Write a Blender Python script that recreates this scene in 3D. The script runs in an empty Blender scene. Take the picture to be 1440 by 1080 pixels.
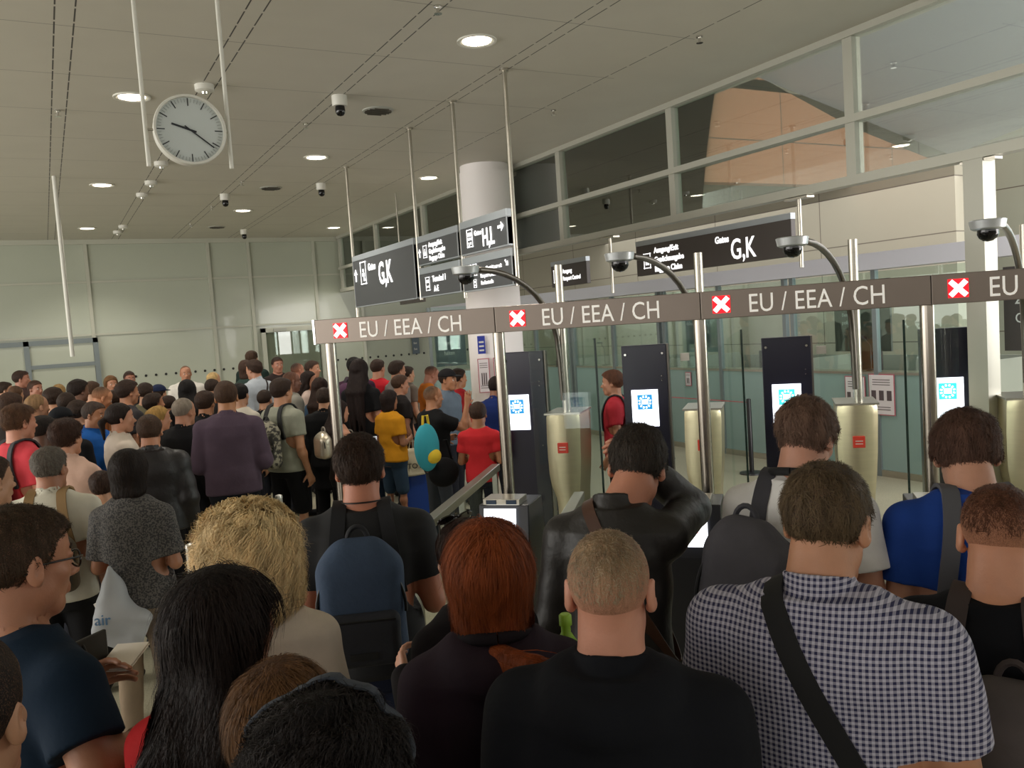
import bpy, bmesh, math, random, colorsys
import numpy as np
from mathutils import Vector, Matrix
random.seed(7); rng = np.random.default_rng(7)
S = bpy.context.scene; COL = S.collection
# ------------------------------------------------------------------ camera, world, lights, exposure
FPX = 1197.0; YAW, PITCH, ROLL = math.radians(28.57), math.radians(4.06), math.radians(-3.83); CAMZ = 2.15
def cam_axes():
    cy, sy, cp, sp = math.cos(YAW), math.sin(YAW), math.cos(PITCH), math.sin(PITCH)
    F = np.array([sy*cp, cy*cp, -sp]); r = np.array([cy, -sy, 0]); u = np.cross(r, F)
    c, s = math.cos(ROLL), math.sin(ROLL)
    return c*r+s*u, -s*r+c*u, F
CR, CU, CF = cam_axes(); CP = np.array([0, 0, CAMZ])
cd = bpy.data.cameras.new('camera'); cam = bpy.data.objects.new('camera', cd); COL.objects.link(cam)
cd.sensor_width = 36; cd.lens = FPX/1440*36; cd.clip_start = .05; cd.clip_end = 200
cam.matrix_world = Matrix([[CR[i], CU[i], -CF[i], CP[i]] for i in range(3)]+[[0, 0, 0, 1]])
S.camera = cam
def ray(x, y): return CR*((x-720)/FPX)+CU*(-(y-540)/FPX)+CF
def at_z(x, y, z): d = ray(x, y); return CP+d*(z-CAMZ)/d[2]
def at_X(x, y, X): d = ray(x, y); return CP+d*X/d[0]
def at_Y(x, y, Y): d = ray(x, y); return CP+d*Y/d[1]
def at_d(x, y, d): return CP+ray(x, y)*d
w = bpy.data.worlds.new('world'); S.world = w; w.use_nodes = True
bg = w.node_tree.nodes['Background']; bg.inputs[0].default_value = (.96, .93, .88, 1); bg.inputs[1].default_value = 2.2
S.view_settings.view_transform = 'Standard'; S.view_settings.look = 'None'; S.view_settings.gamma = 1
S.view_settings.use_curve_mapping = False; S.view_settings.exposure = 0.0
def area(name, loc, target, sx, sy, power, col):
    l = bpy.data.lights.new(name, 'AREA'); l.shape = 'RECTANGLE'; l.size = sx; l.size_y = sy; l.energy = power; l.color = col
    o = bpy.data.objects.new(name, l); COL.objects.link(o); o.location = loc
    o.rotation_euler = (Vector(target)-Vector(loc)).to_track_quat('-Z', 'Y').to_euler(); return o
area('hall_fill', (9.5, 1.0, 2.6), (9.8, 8.0, 4.6), 5, 2.4, 330, (1, .95, .93))  # added fill lamp aimed up at the far soffit and peach bulkhead
area('booth_fill', (9.6, 9.5, 3.75), (9.6, 9.5, 0), 3, 12, 170, (1, .98, .96))  # added overhead fill to brighten the booths, no visible fitting
area('side_fill', (-7.5, 9, 2.8), (2, 11, 1.2), 12, 2.6, 420, (1, .97, .9))  # unseen fill lamp added on the left to lift the hall
# ------------------------------------------------------------------ materials
MC = {}
def srgb(h):
    h = h.lstrip('#'); c = [int(h[i:i+2], 16)/255 for i in (0, 2, 4)]
    return tuple(x/12.92 if x <= .04045 else ((x+.055)/1.055)**2.4 for x in c)+(1,)
def mat(key, col, rough=.6, metal=0, noise=0, scale=20, bump=0, bscale=60, emit=0, spec=.5, sss=0, stretch=None, coat=0, emitcol=None):
    k = (key, col, rough, metal, noise, scale, bump, emit)
    if k in MC: return MC[k]
    m = bpy.data.materials.new(key); m.use_nodes = True; nt = m.node_tree; N = nt.nodes; b = N['Principled BSDF']
    c = srgb(col) if isinstance(col, str) else col
    b.inputs['Base Color'].default_value = c; b.inputs['Roughness'].default_value = rough; b.inputs['Metallic'].default_value = metal
    b.inputs['Specular IOR Level'].default_value = spec; b.inputs['Coat Weight'].default_value = coat
    if sss: b.inputs['Subsurface Weight'].default_value = sss; b.inputs['Subsurface Radius'].default_value = (.012, .005, .003)
    if emit: b.inputs['Emission Color'].default_value = srgb(emitcol) if emitcol else c; b.inputs['Emission Strength'].default_value = emit
    if noise or bump:
        tc = N.new('ShaderNodeTexCoord'); mp = N.new('ShaderNodeMapping'); nt.links.new(tc.outputs['Object'], mp.inputs[0])
        if stretch: mp.inputs['Scale'].default_value = stretch
    if noise:
        n = N.new('ShaderNodeTexNoise'); n.inputs['Scale'].default_value = scale; n.inputs['Detail'].default_value = 4
        nt.links.new(mp.outputs[0], n.inputs[0]); r = N.new('ShaderNodeMapRange'); r.inputs[3].default_value = 1-noise; r.inputs[4].default_value = 1+noise
        r.inputs[1].default_value = .25; r.inputs[2].default_value = .75
        nt.links.new(n.outputs[0], r.inputs[0]); v = N.new('ShaderNodeVectorMath'); v.operation = 'SCALE'; v.inputs[0].default_value = c[:3]
        nt.links.new(r.outputs[0], v.inputs[3]); nt.links.new(v.outputs[0], b.inputs['Base Color'])
    if bump:
        n = N.new('ShaderNodeTexNoise'); n.inputs['Scale'].default_value = bscale; n.inputs['Detail'].default_value = 5
        nt.links.new(mp.outputs[0], n.inputs[0]); bp = N.new('ShaderNodeBump'); bp.inputs['Strength'].default_value = bump; bp.inputs['Distance'].default_value = .01
        nt.links.new(n.outputs[0], bp.inputs['Height']); nt.links.new(bp.outputs[0], b.inputs['Normal'])
    MC[k] = m; return m
def glass(key, tint=(.86, .93, .9), gloss=.12, rough=.0, frost=0, fcol='#7fa09c'):
    if key in MC: return MC[key]
    m = bpy.data.materials.new(key); m.use_nodes = True; nt = m.node_tree; N = nt.nodes; N.remove(N['Principled BSDF'])
    t = N.new('ShaderNodeBsdfTransparent'); t.inputs[0].default_value = tint+(1,)
    g = N.new('ShaderNodeBsdfGlossy'); g.inputs['Roughness'].default_value = rough; g.inputs[0].default_value = (.95, 1, .97, 1)
    lw = N.new('ShaderNodeLayerWeight'); lw.inputs[0].default_value = .25
    mr = N.new('ShaderNodeMapRange'); mr.inputs[3].default_value = gloss*.5; mr.inputs[4].default_value = min(1, gloss*4); nt.links.new(lw.outputs['Fresnel'], mr.inputs[0])
    mx = N.new('ShaderNodeMixShader'); nt.links.new(mr.outputs[0], mx.inputs[0]); nt.links.new(t.outputs[0], mx.inputs[1]); nt.links.new(g.outputs[0], mx.inputs[2]); last = mx
    if frost:
        d = N.new('ShaderNodeBsdfDiffuse'); d.inputs[0].default_value = srgb(fcol); m2 = N.new('ShaderNodeMixShader'); m2.inputs[0].default_value = frost
        nt.links.new(mx.outputs[0], m2.inputs[1]); nt.links.new(d.outputs[0], m2.inputs[2]); last = m2
    nt.links.new(last.outputs[0], N['Material Output'].inputs[0]); MC[key] = m; return m
def checks(key, c1, c2, pitch, mode='gingham'):
    if key in MC: return MC[key]
    m = bpy.data.materials.new(key); m.use_nodes = True; nt = m.node_tree; N = nt.nodes; L = nt.links; b = N['Principled BSDF']; b.inputs['Roughness'].default_value = .85
    tc = N.new('ShaderNodeTexCoord'); sp = N.new('ShaderNodeSeparateXYZ'); L.new(tc.outputs['Object'], sp.inputs[0])
    def stripe(src, wdt=.5):
        a = N.new('ShaderNodeMath'); a.operation = 'MULTIPLY'; a.inputs[1].default_value = 1/pitch; L.new(src, a.inputs[0])
        f = N.new('ShaderNodeMath'); f.operation = 'FRACT'; L.new(a.outputs[0], f.inputs[0])
        g = N.new('ShaderNodeMath'); g.operation = 'GREATER_THAN'; g.inputs[1].default_value = wdt; L.new(f.outputs[0], g.inputs[0]); return g.outputs[0]
    ad = N.new('ShaderNodeMath'); ad.operation = 'ADD'; L.new(stripe(sp.outputs[0]), ad.inputs[0]); L.new(stripe(sp.outputs[2]), ad.inputs[1])
    h = N.new('ShaderNodeMath'); h.operation = 'MULTIPLY'; h.inputs[1].default_value = .5; L.new(ad.outputs[0], h.inputs[0])
    mx = N.new('ShaderNodeMix'); mx.data_type = 'RGBA'; mx.inputs[6].default_value = srgb(c1); mx.inputs[7].default_value = srgb(c2); L.new(h.outputs[0], mx.inputs[0]); L.new(mx.outputs[2], b.inputs['Base Color'])
    n = N.new('ShaderNodeTexNoise'); n.inputs['Scale'].default_value = 14; L.new(tc.outputs['Object'], n.inputs[0])
    bp = N.new('ShaderNodeBump'); bp.inputs['Strength'].default_value = .35; bp.inputs['Distance'].default_value = .02; L.new(n.outputs[0], bp.inputs['Height']); L.new(bp.outputs[0], b.inputs['Normal'])
    MC[key] = m; return m
def speckle(key, c1, c2, scale=160, thr=.5, rough=.8, kind='noise'):
    if key in MC: return MC[key]
    m = bpy.data.materials.new(key); m.use_nodes = True; nt = m.node_tree; N = nt.nodes; L = nt.links; b = N['Principled BSDF']; b.inputs['Roughness'].default_value = rough
    tc = N.new('ShaderNodeTexCoord'); n = N.new('ShaderNodeTexNoise' if kind == 'noise' else 'ShaderNodeTexVoronoi'); n.inputs['Scale'].default_value = scale
    L.new(tc.outputs['Object'], n.inputs[0]); r = N.new('ShaderNodeValToRGB'); r.color_ramp.elements[0].position = thr-.06; r.color_ramp.elements[1].position = thr+.06
    r.color_ramp.elements[0].color = srgb(c1); r.color_ramp.elements[1].color = srgb(c2); L.new(n.outputs[0], r.inputs[0]); L.new(r.outputs[0], b.inputs['Base Color'])
    MC[key] = m; return m
STEEL = mat('brushed_steel', '#b9b4a8', .28, 1, .06, 8, .05, 200, stretch=(1, 1, 14))
STEELD = mat('dark_steel', '#77716a', .33, 1)
POSTM = mat('satin_post_steel', '#a39b90', .24, 1)
CHROME = mat('polished_steel', '#d8d6d0', .12, 1)
WHITEP = mat('white_paint', '#d9d8cf', .45)
GREYP = mat('grey_paint', '#a9aaa2', .5)
GREYW = mat('pale_window_frame', '#b5b4a8', .42, .25)
BLACKP = mat('black_plastic', '#16161a', .35)
DKPANEL = mat('dark_display_panel', '#1d1c2c', .22)
WHITEE = mat('white_lit_lettering', '#ffffff', .5, emit=1.1)
CLEAR = glass('clear_glass'); GATEGL = glass('gate_glass', (.95, .975, .965), .011)
WALLGL = glass('hall_glass', (.80, .82, .80), .46)
# ------------------------------------------------------------------ mesh helpers
def tag(o, label=None, cat=None, group=None, kind=None):
    if label: o['label'] = label
    if cat: o['category'] = cat
    if group: o['group'] = group
    if kind: o['kind'] = kind
    return o
def empty(name, loc, label, cat, group=None, rz=0):
    o = bpy.data.objects.new(name, None); COL.objects.link(o); o.location = [float(v) for v in loc]; o.rotation_euler.z = rz; o.empty_display_size = .1
    return tag(o, label, cat, group)
class MB:
    def __init__(s): s.v = []; s.f = []; s.m = []; s.sm = []
    def add(s, v, f, mi=0, smooth=False):
        n = len(s.v); s.v += [tuple(float(c) for c in p) for p in v]; s.f += [tuple(i+n for i in q) for q in f]; s.m += [mi]*len(f); s.sm += [smooth]*len(f); return s
    def box(s, c, h, ax=None, mi=0):
        ax = ax or ((1, 0, 0), (0, 1, 0), (0, 0, 1)); A = [np.array(a, float) for a in ax]; c = np.array(c, float)
        v = [c+A[0]*h[0]*i+A[1]*h[1]*j+A[2]*h[2]*k for k in (-1, 1) for j in (-1, 1) for i in (-1, 1)]
        return s.add(v, [(0, 2, 3, 1), (4, 5, 7, 6), (0, 1, 5, 4), (2, 6, 7, 3), (0, 4, 6, 2), (1, 3, 7, 5)], mi)
    def b2(s, lo, hi, mi=0): return s.box([(a+b)/2 for a, b in zip(lo, hi)], [abs(b-a)/2 for a, b in zip(lo, hi)], mi=mi)
    def tube(s, pts, r, n=12, cap=True, mi=0, flat=1.0, up=None):
        P = [np.array(p, float) for p in pts]; rs = r if hasattr(r, '__len__') else [r]*len(P); v = []; f = []
        u0 = None
        for i, p in enumerate(P):
            d = P[min(i+1, len(P)-1)]-P[max(i-1, 0)]; d = d/(np.linalg.norm(d)+1e-9)
            if up is not None: u = np.array(up if np.ndim(up) == 1 else up[i], float)
            else: u = u0 if u0 is not None else (np.array([0, 0, 1.]) if abs(d[2]) < .9 else np.array([1., 0, 0]))
            u = u-d*(u@d); u = u/(np.linalg.norm(u)+1e-9); u0 = u; w_ = np.cross(d, u)
            for k in range(n):
                a = 2*math.pi*k/n; v.append(p+u*math.cos(a)*rs[i]*flat+w_*math.sin(a)*rs[i])
        for i in range(len(P)-1):
            for k in range(n):
                a = i*n+k; b = i*n+(k+1) % n; f.append((a, b, b+n, a+n))
        s.add(v, f, mi, True)
        if cap: s.add(v[:n], [tuple(range(n))[::-1]], mi); s.add(v[-n:], [tuple(range(n))], mi)
        return s
    def lathe(s, c, prof, n=24, axis=(0, 0, 1), mi=0, cap=True):
        a = np.array(axis, float); a /= np.linalg.norm(a); c = np.array(c, float)
        u = np.array([1., 0, 0]) if abs(a[0]) < .9 else np.array([0, 1., 0]); u = u-a*(u@a); u /= np.linalg.norm(u); w_ = np.cross(a, u); m = len(prof)
        v = [c+a*z+(u*math.cos(2*math.pi*k/n)+w_*math.sin(2*math.pi*k/n))*max(r, 1e-4) for z, r in prof for k in range(n)]
        s.add(v, [(i*n+k, i*n+(k+1) % n, (i+1)*n+(k+1) % n, (i+1)*n+k) for i in range(m-1) for k in range(n)], mi, True)
        if cap: s.add(v[:n], [tuple(range(n))[::-1]], mi); s.add(v[-n:], [tuple(range(n))], mi)
        return s
    def prism(s, poly, o, ux, uy, th, mi=0):
        o = np.array(o, float); ux = np.array(ux, float); uy = np.array(uy, float); nn = np.cross(ux, uy); n = len(poly)
        v = [o+ux*a+uy*b+nn*z for z in (0, th) for a, b in poly]
        return s.add(v, [tuple(range(n))[::-1], tuple(range(n, 2*n))]+[(i, (i+1) % n, (i+1) % n+n, i+n) for i in range(n)], mi)
    def build(s, name, m, parent=None, bevel=0):
        me = bpy.data.meshes.new(name); me.from_pydata(s.v, [], s.f)
        for x in (m if isinstance(m, (list, tuple)) else [m]): me.materials.append(x)
        me.polygons.foreach_set('material_index', s.m); me.polygons.foreach_set('use_smooth', s.sm)
        bm = bmesh.new(); bm.from_mesh(me); bmesh.ops.remove_doubles(bm, verts=bm.verts, dist=1e-5); bmesh.ops.recalc_face_normals(bm, faces=bm.faces); bm.to_mesh(me); bm.free()
        me.update(); o = bpy.data.objects.new(name, me); COL.objects.link(o); o.parent = parent
        if any(s.sm):
            try: me.set_sharp_from_angle(angle=math.radians(45))
            except Exception: pass
        if bevel:
            b = o.modifiers.new('b', 'BEVEL'); b.width = bevel; b.segments = 2; b.limit_method = 'ANGLE'
        return o
def struct(name, mb, m): return tag(mb.build(name, m), kind='structure')
def text(name, s_, size, m, parent, o, ux, uy, cond=1.0, depth=.002, align='LEFT', spacing=1.0, bold=0):
    cu = bpy.data.curves.new(name, 'FONT'); cu.body = s_; cu.size = size; cu.extrude = depth; cu.align_x = align; cu.space_character = spacing; cu.offset = bold; cu.resolution_u = 3
    t = bpy.data.objects.new('t', cu); COL.objects.link(t); bpy.context.view_layer.update()
    me = bpy.data.meshes.new_from_object(t.evaluated_get(bpy.context.evaluated_depsgraph_get())); bpy.data.objects.remove(t)
    ux = Vector([float(a) for a in ux]); uy = Vector([float(a) for a in uy]); n = ux.cross(uy)
    M = Matrix([[ux[i]*cond, uy[i], n[i], float(o[i])] for i in range(3)]+[[0, 0, 0, 1]]); me.transform(M)
    me.materials.clear(); me.materials.append(m); ob = bpy.data.objects.new(name, me); COL.objects.link(ob); ob.parent = parent; return ob
def dup(o, delta=(0, 0, 0), label=None):
    def cp(x, par):
        c = x.copy(); COL.objects.link(c); c.parent = par
        for ch in list(x.children): cp(ch, c)
        return c
    c = cp(o, None); c.location = o.location+Vector([float(a) for a in delta])
    if label: c['label'] = label
    return c
# ------------------------------------------------------------------ setting
HC = 4.5; XW = 6.43; YB = 20.1
TH = math.radians(46.04); GT = np.array([math.cos(TH), -math.sin(TH), 0]); GN = np.array([math.sin(TH), math.cos(TH), 0]); UP = np.array([0, 0, 1.])
P0 = np.array([1.70, 5.355, 0.]); D0 = 4.94
def G(t, d, z=0.): return P0+GT*t+GN*(d-D0)+UP*z
GAX = (GT, GN, UP)
FLOOR = mat('stone_floor', '#99947f', .33, 0, .10, 1.2, .03, 300)
def floor_mat():
    m = FLOOR; nt = m.node_tree; N = nt.nodes; L = nt.links; b = N['Principled BSDF']; old = b.inputs['Base Color'].links[0].from_socket
    tc = N.new('ShaderNodeTexCoord'); v = N.new('ShaderNodeTexVoronoi'); v.inputs['Scale'].default_value = 90; L.new(tc.outputs['Object'], v.inputs[0])
    mr = N.new('ShaderNodeMapRange'); mr.inputs[1].default_value = .1; mr.inputs[2].default_value = .6; mr.inputs[3].default_value = .8; mr.inputs[4].default_value = 1.12; L.new(v.outputs['Distance'], mr.inputs[0])
    s = N.new('ShaderNodeVectorMath'); s.operation = 'SCALE'; L.new(old, s.inputs[0]); L.new(mr.outputs[0], s.inputs[3]); L.new(s.outputs[0], b.inputs['Base Color'])
floor_mat()
struct('floor', MB().b2((-9, -7, -.12), (17, 24, 0)), FLOOR)
def ceil_mat():
    m = mat('ceiling_panels', '#c6c2b6', .55, .0, .03, 2); nt = m.node_tree; N = nt.nodes; L = nt.links; b = N['Principled BSDF']; old = b.inputs['Base Color'].links[0].from_socket
    tc = N.new('ShaderNodeTexCoord'); sp = N.new('ShaderNodeSeparateXYZ'); L.new(tc.outputs['Object'], sp.inputs[0])
    def M(op, a, b_=None):
        n = N.new('ShaderNodeMath'); n.operation = op
        for i, x in enumerate((a, b_)):
            if x is None: continue
            if isinstance(x, (int, float)): n.inputs[i].default_value = x
            else: L.new(x, n.inputs[i])
        return n.outputs[0]
    X, Y = sp.outputs[0], sp.outputs[1]
    def near(v, period, off, hw):     # 1 where |frac((v-off)/p)*p| < hw
        a = M('WRAP', M('SUBTRACT', v, off), 0); n = a.node; n.operation = 'PINGPONG'; n.inputs[1].default_value = period/2
        return M('LESS_THAN', n.outputs[0], hw)
    g1 = near(X, 1.2, .285-.006, .0055); g2 = near(X, 1.2, .405, .0055)
    dash = M('GREATER_THAN', M('FRACT', M('MULTIPLY', Y, 1/.3)), .12)
    strips = M('MULTIPLY', M('MAXIMUM', g1, g2), M('MULTIPLY', dash, 1.0))
    cross = M('MULTIPLY', near(Y, 1.2, 7.0, .005), .55)
    lim = M('LESS_THAN', X, 5.19)
    line = M('MULTIPLY', M('MAXIMUM', strips, cross), lim)
    mx = N.new('ShaderNodeMix'); mx.data_type = 'RGBA'; L.new(line, mx.inputs[0]); L.new(old, mx.inputs[6]); mx.inputs[7].default_value = (.06, .058, .052, 1); L.new(mx.outputs[2], b.inputs['Base Color'])
    return m
CEIL = ceil_mat()
struct('ceiling', MB().b2((-9, -7, HC), (XW+.25, YB+.4, HC+.15)), CEIL)
BW = mat('frosted_green_wall', '#aeb3a4', .2, 0, .04, .7, coat=.2)
mb = MB().b2((-9, YB, 0), (17, YB+.15, HC))
struct('wall_back', mb, BW)
struct('wall_rear', MB().b2((-9, -7.2, 0), (17, -7, 2.3)).b2((-9, -7.2, 3.7), (17, -7, 4.5)), mat('rear_wall', '#8b887c', .7))  # unseen wall, opening narrowed to keep light off the foreground backs
# back wall framing
FR = mat('pale_mullion', '#b7b8aa', .4, .2)
mb = MB()
for X in (-1.9, .95, 3.41, 4.29, 5.8, 6.9): mb.b2((X-.035, YB-.05, 0 if X not in (3.41,) else 0), (X+.035, YB-.001, HC))
for z in (3.61, 2.5): mb.b2((-9, YB-.03, z-.02), (17, YB-.002, z+.02))
mb.b2((-9, YB-.06, HC-.1), (17, YB-.002, HC-.001))
struct('trim_1', mb, FR)
mb = MB()
for i in range(60):
    X = -2.0+i*.205
    if .75 < X < 1.2 or 4.35 < X < 4.55 or 5.7 < X < 5.95: continue
    mb.lathe((X, YB-.008, 1.55), [(0, .028), (.003, .028)], 14, (0, -1, 0))
struct('trim_2', mb, mat('black_dots', '#101210', .5))
# doors in back wall
def doorframe(name, x0, x1, zt, fr, w=.09):
    mb = MB().b2((x0, YB-.09, 0), (x0+w, YB-.01, zt)).b2((x1-w, YB-.09, 0), (x1, YB-.01, zt)).b2((x0, YB-.09, zt-w), (x1, YB-.01, zt))
    o = struct(name, mb, fr); return o
d1 = doorframe('door_1', 4.42, 5.9, 2.42, FR, .1)
MB().b2((4.53, YB-.05, 0), (5.79, YB-.012, 2.31)).build('door_leaf', glass('door_glass_back', (.6, .66, .6), .25, frost=.5, fcol='#8b937f'), d1)
MB().tube([(4.66, YB-.1, .8), (4.66, YB-.1, 1.5)], .016).build('door_handle', STEEL, d1)
MB().b2((4.7, YB-.12, 2.33), (5.0, YB-.05, 2.4)).build('door_closer', GREYP, d1)
STL = mat('blue_grey_steel', '#7d8688', .4, .3)
d2 = doorframe('door_2', -1.3, 1.02, 2.44, STL, .1)
MB().b2((-.36, YB-.09, 0), (-.26, YB-.02, 2.44)).build('mullion', STL, d2)
MB().b2((-.3, YB-.085, 1.86), (.95, YB-.02, 1.94)).build('transom', STL, d2)
MB().b2((-1.2, YB-.05, 0), (.93, YB-.012, 2.35)).build('door_leaf', BW, d2)
# glass wall on the right (runs along Y)
mb = MB(); YS = [-5.6+2.4*i for i in range(-0, 11)]
MY = [2.78, 5.2, 7.63, 10.0, 12.4, 14.8, 17.4, 19.9, .4, -2, -4.4]
for Y in MY: mb.b2((XW-.05, Y-.05, 3.2), (XW+.06, Y+.05, HC))
for z, h in ((3.21, .04), (3.74, .032), (HC-.03, .03)): mb.b2((XW-.07, -7, z-h), (XW+.06, YB-.1, z+h))
mb.b2((XW-.06, 4.0, 0), (XW+.1, 4.16, 3.2))
struct('window_1', mb, GREYW)
struct('window_2', MB().b2((XW+.0, -7, 3.24), (XW+.01, YB-.1, HC-.05)), WALLGL)
# second hall beyond
PEACH = mat('peach_wall', '#c4906f', .75, 0, .03, 1)
def seams(m, px, pz, ax=0):
    nt = m.node_tree; N = nt.nodes; L = nt.links; b = N['Principled BSDF']; old = b.inputs['Base Color'].links[0].from_socket
    tc = N.new('ShaderNodeTexCoord'); sp = N.new('ShaderNodeSeparateXYZ'); L.new(tc.outputs['Object'], sp.inputs[0]); outs = []
    for i, p in ((ax, px), (2, pz)):
        n = N.new('ShaderNodeMath'); n.operation = 'PINGPONG'; n.inputs[1].default_value = p/2; L.new(sp.outputs[i], n.inputs[0])
        l = N.new('ShaderNodeMath'); l.operation = 'LESS_THAN'; l.inputs[1].default_value = .008; L.new(n.outputs[0], l.inputs[0]); outs.append(l.outputs[0])
    mxx = N.new('ShaderNodeMath'); mxx.operation = 'MAXIMUM'; L.new(outs[0], mxx.inputs[0]); L.new(outs[1], mxx.inputs[1])
    mx = N.new('ShaderNodeMix'); mx.data_type = 'RGBA'; L.new(mxx.outputs[0], mx.inputs[0]); L.new(old, mx.inputs[6]); mx.inputs[7].default_value = srgb('#6b6358'); L.new(mx.outputs[2], b.inputs['Base Color'])
seams(PEACH, 2.4, .75, 0)
PALE = mat('pale_stone_wall', '#aeb09f', .6, 0, .03, 1); seams(PALE, 2.4, .75, 1)
struct('wall_far', MB().b2((13.5, 7.5, 0), (13.7, 22, 7)), PALE)
PY = 9.6
mb = MB().prism([(11.2, 2.6), (15.5, 2.6), (15.5, 4.3), (12.6, 5.6), (11.2, 6.3)], (0, PY, 0), (1, 0, 0), (0, 0, 1), -.2)
mb = MB().prism([(6.9, 3.9), (13.6, 3.9), (13.6, 4.22), (11.1, 4.78), (9, 5.46), (6.9, 5.9)], (0, 9.0, 0), (1, 0, 0), (0, 0, 1), -.2)
struct('wall_2', mb, PEACH)
PE2 = mat('pale_peach_wall', '#a39d8c', .7, 0, .03, 1); seams(PE2, 2.4, .75, 1)
struct('wall_4', MB().b2((11, 7.3, 0), (11.3, 19.9, 3.9)), PE2)
BLUEG = mat('pale_blue_soffit', '#b6bcc4', .5, 0, .02, 1)
mb = MB(); mb.add([(6.8, 1, 7.2), (16, 1, 7.2), (16, 9, 3.9), (6.8, 9, 5.9), (6.8, 1, 7.4), (16, 1, 7.4), (16, 9, 4.1), (6.8, 9, 6.1)], [(0, 1, 2, 3), (7, 6, 5, 4), (0, 4, 5, 1), (1, 5, 6, 2), (2, 6, 7, 3), (3, 7, 4, 0)])
struct('ceiling_far', mb, BLUEG)
struct('ceiling_far_2', MB().b2((6.7, 9, 5.2), (14, 22, 5.35)), mat('grey_ceiling', '#8d8a7c', .5))  # one even grey colour for the ceiling beyond the soffit
# column with notices
cl = MB().lathe((5.95, 11.35, 0), [(0, .41), (HC-.12, .41)], 48); cl.lathe((5.95, 11.35, HC-.12), [(0, .36), (.119, .36)], 32)
struct('wall_column', cl, mat('white_column', '#f4efee', .45, 0, .015, 2))
# ------------------------------------------------------------------ ceiling fittings
EMIL = mat('lamp_glow', '#fff3df', .5, emit=9)
def downlight(x, y, label, on=True):
    t = empty('downlight', (x, y, HC), label, 'ceiling light', 'round downlights in the ceiling')
    MB().lathe((0, 0, 0), [(0, .165), (-.012, .165), (-.014, .15), (-.004, .13)], 36, cap=False).build('trim_ring', WHITEP, t)
    MB().lathe((0, 0, -.003), [(0, .12), (-.004, .12)], 32).build('lamp', EMIL, t)
    mb = MB()
    for a in range(3):
        c, s_ = math.cos(a*1.047), math.sin(a*1.047); mb.box((0, 0, -.01), (.12, .002, .004), ((c, s_, 0), (-s_, c, 0), (0, 0, 1)))
    mb.build('louvre', CHROME, t)
    l = bpy.data.lights.new('downlight_lamp', 'SPOT'); l.energy = 150; l.spot_size = math.radians(125); l.spot_blend = .6; l.shadow_soft_size = .04; l.color = (1, .93, .82)
    o = bpy.data.objects.new('downlight_lamp', l); COL.objects.link(o); o.location = (x, y, HC-.05)
DL = [(3.37, 6.4, 'lit round downlight above the clock rods to the right, largest in the ceiling'), (.94, 8.78, 'lit round downlight partly behind the left clock rod'), (.94, 13.5, 'lit round downlight second down the row left of the clock'),
      (.94, 18.24, 'lit round downlight nearest the back wall, left of the clock'), (3.37, 11.15, 'lit round downlight right of the clock face'), (3.37, 15.87, 'lit round downlight below and right of the clock, over the crowd'),
      (5.8, 18.31, 'small far lit round downlight near the top of the back wall'), (5.5, 12.36, 'small lit round downlight beside the white column')]
for x, y, l in DL: downlight(x, y, l)
for x, y, l in [(3.34, 8.7, 'grey round ceiling vent between two strips, nearest of three'), (3.32, 13.49, 'grey round ceiling vent, middle of three'), (3.3, 18.11, 'grey round ceiling vent farthest of three')]:
    t = empty('ceiling_vent', (x, y, HC), l, 'vent', 'round vents in the ceiling')
    MB().lathe((0, 0, 0), [(0, .17), (-.01, .165), (-.014, .14)], 32).build('vent_rim', GREYP, t)
    mb = MB()
    for k in range(7): mb.box((0, -.12+.04*k, -.018), (math.sqrt(.0196-(-.12+.04*k)**2+.001), .004, .006))
    mb.build('grille', STEELD, t)
for x, y, l in [(2.78, 8.27, 'white dome camera on the ceiling right of the clock'), (3.98, 13.04, 'white dome camera on the ceiling left of the hanging gate sign'), (2.74, 14.14, 'white dome camera on the ceiling just under the clock'), (3.93, 18.59, 'tiny white dome camera where the ceiling meets the back wall')]:
    t = empty('ceiling_camera', (x, y, HC), l, 'camera', 'dome cameras on the ceiling')
    MB().lathe((0, 0, 0), [(0, .075), (-.09, .075), (-.1, .068)], 24).build('housing', WHITEP, t)
    MB().lathe((0, 0, -.1), [(0, .045), (-.04, .05), (-.07, .045), (-.09, .03), (-.098, .005)], 20).build('dome', mat('camera_dome', '#0d0d0f', .08), t)
for x, y, l in [(1.5, 8.23, 'white smoke detector just above the clock'), (1.55, 13.14, 'white detector below the clock, second along the slotted strip'), (1.53, 14.18, 'white detector below the clock, third along the slotted strip'), (1.54, 17.85, 'white detector far down the slotted strip, larger of the last two'), (1.5, 18.69, 'white detector farthest down the slotted strip'), (1.53, 11.77, 'white detector right behind the lower edge of the clock')]:
    t = empty('smoke_detector', (x, y, HC), l, 'detector', 'white detectors along one ceiling strip')
    MB().lathe((0, 0, 0), [(0, .085), (-.05, .085), (-.06, .07), (-.065, .01)], 24).build('base', WHITEP, t)
    MB().lathe((0, 0, -.062), [(0, .03), (-.02, .025), (-.022, .005)], 16).build('sensor', CHROME, t)
for x, y, wd in [(2.75, 5.8, 'above the big downlight'), (5.23, 8.21, 'where the panels end, over the white column'), (5.17, 5.72, 'where the panels end, nearest the glass wall'), (.33, 9.43, 'on the leftmost strip'), (2.75, 9.4, 'behind the dome camera right of the clock'), (2.78, 13.0, 'on the strip between the clock and the gate sign'), (2.75, 15.4, 'on the strip below the clock'), (2.73, 17.67, 'far down the strip near the back wall')]:
    t = MB().lathe((x, y, HC), [(0, .03), (-.012, .03), (-.014, .012), (-.05, .012), (-.055, .03), (-.06, .03)], 14).build('sprinkler_head', CHROME)
    tag(t, 'small metal sprinkler head '+wd, 'sprinkler', 'sprinkler heads on the ceiling')
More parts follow.
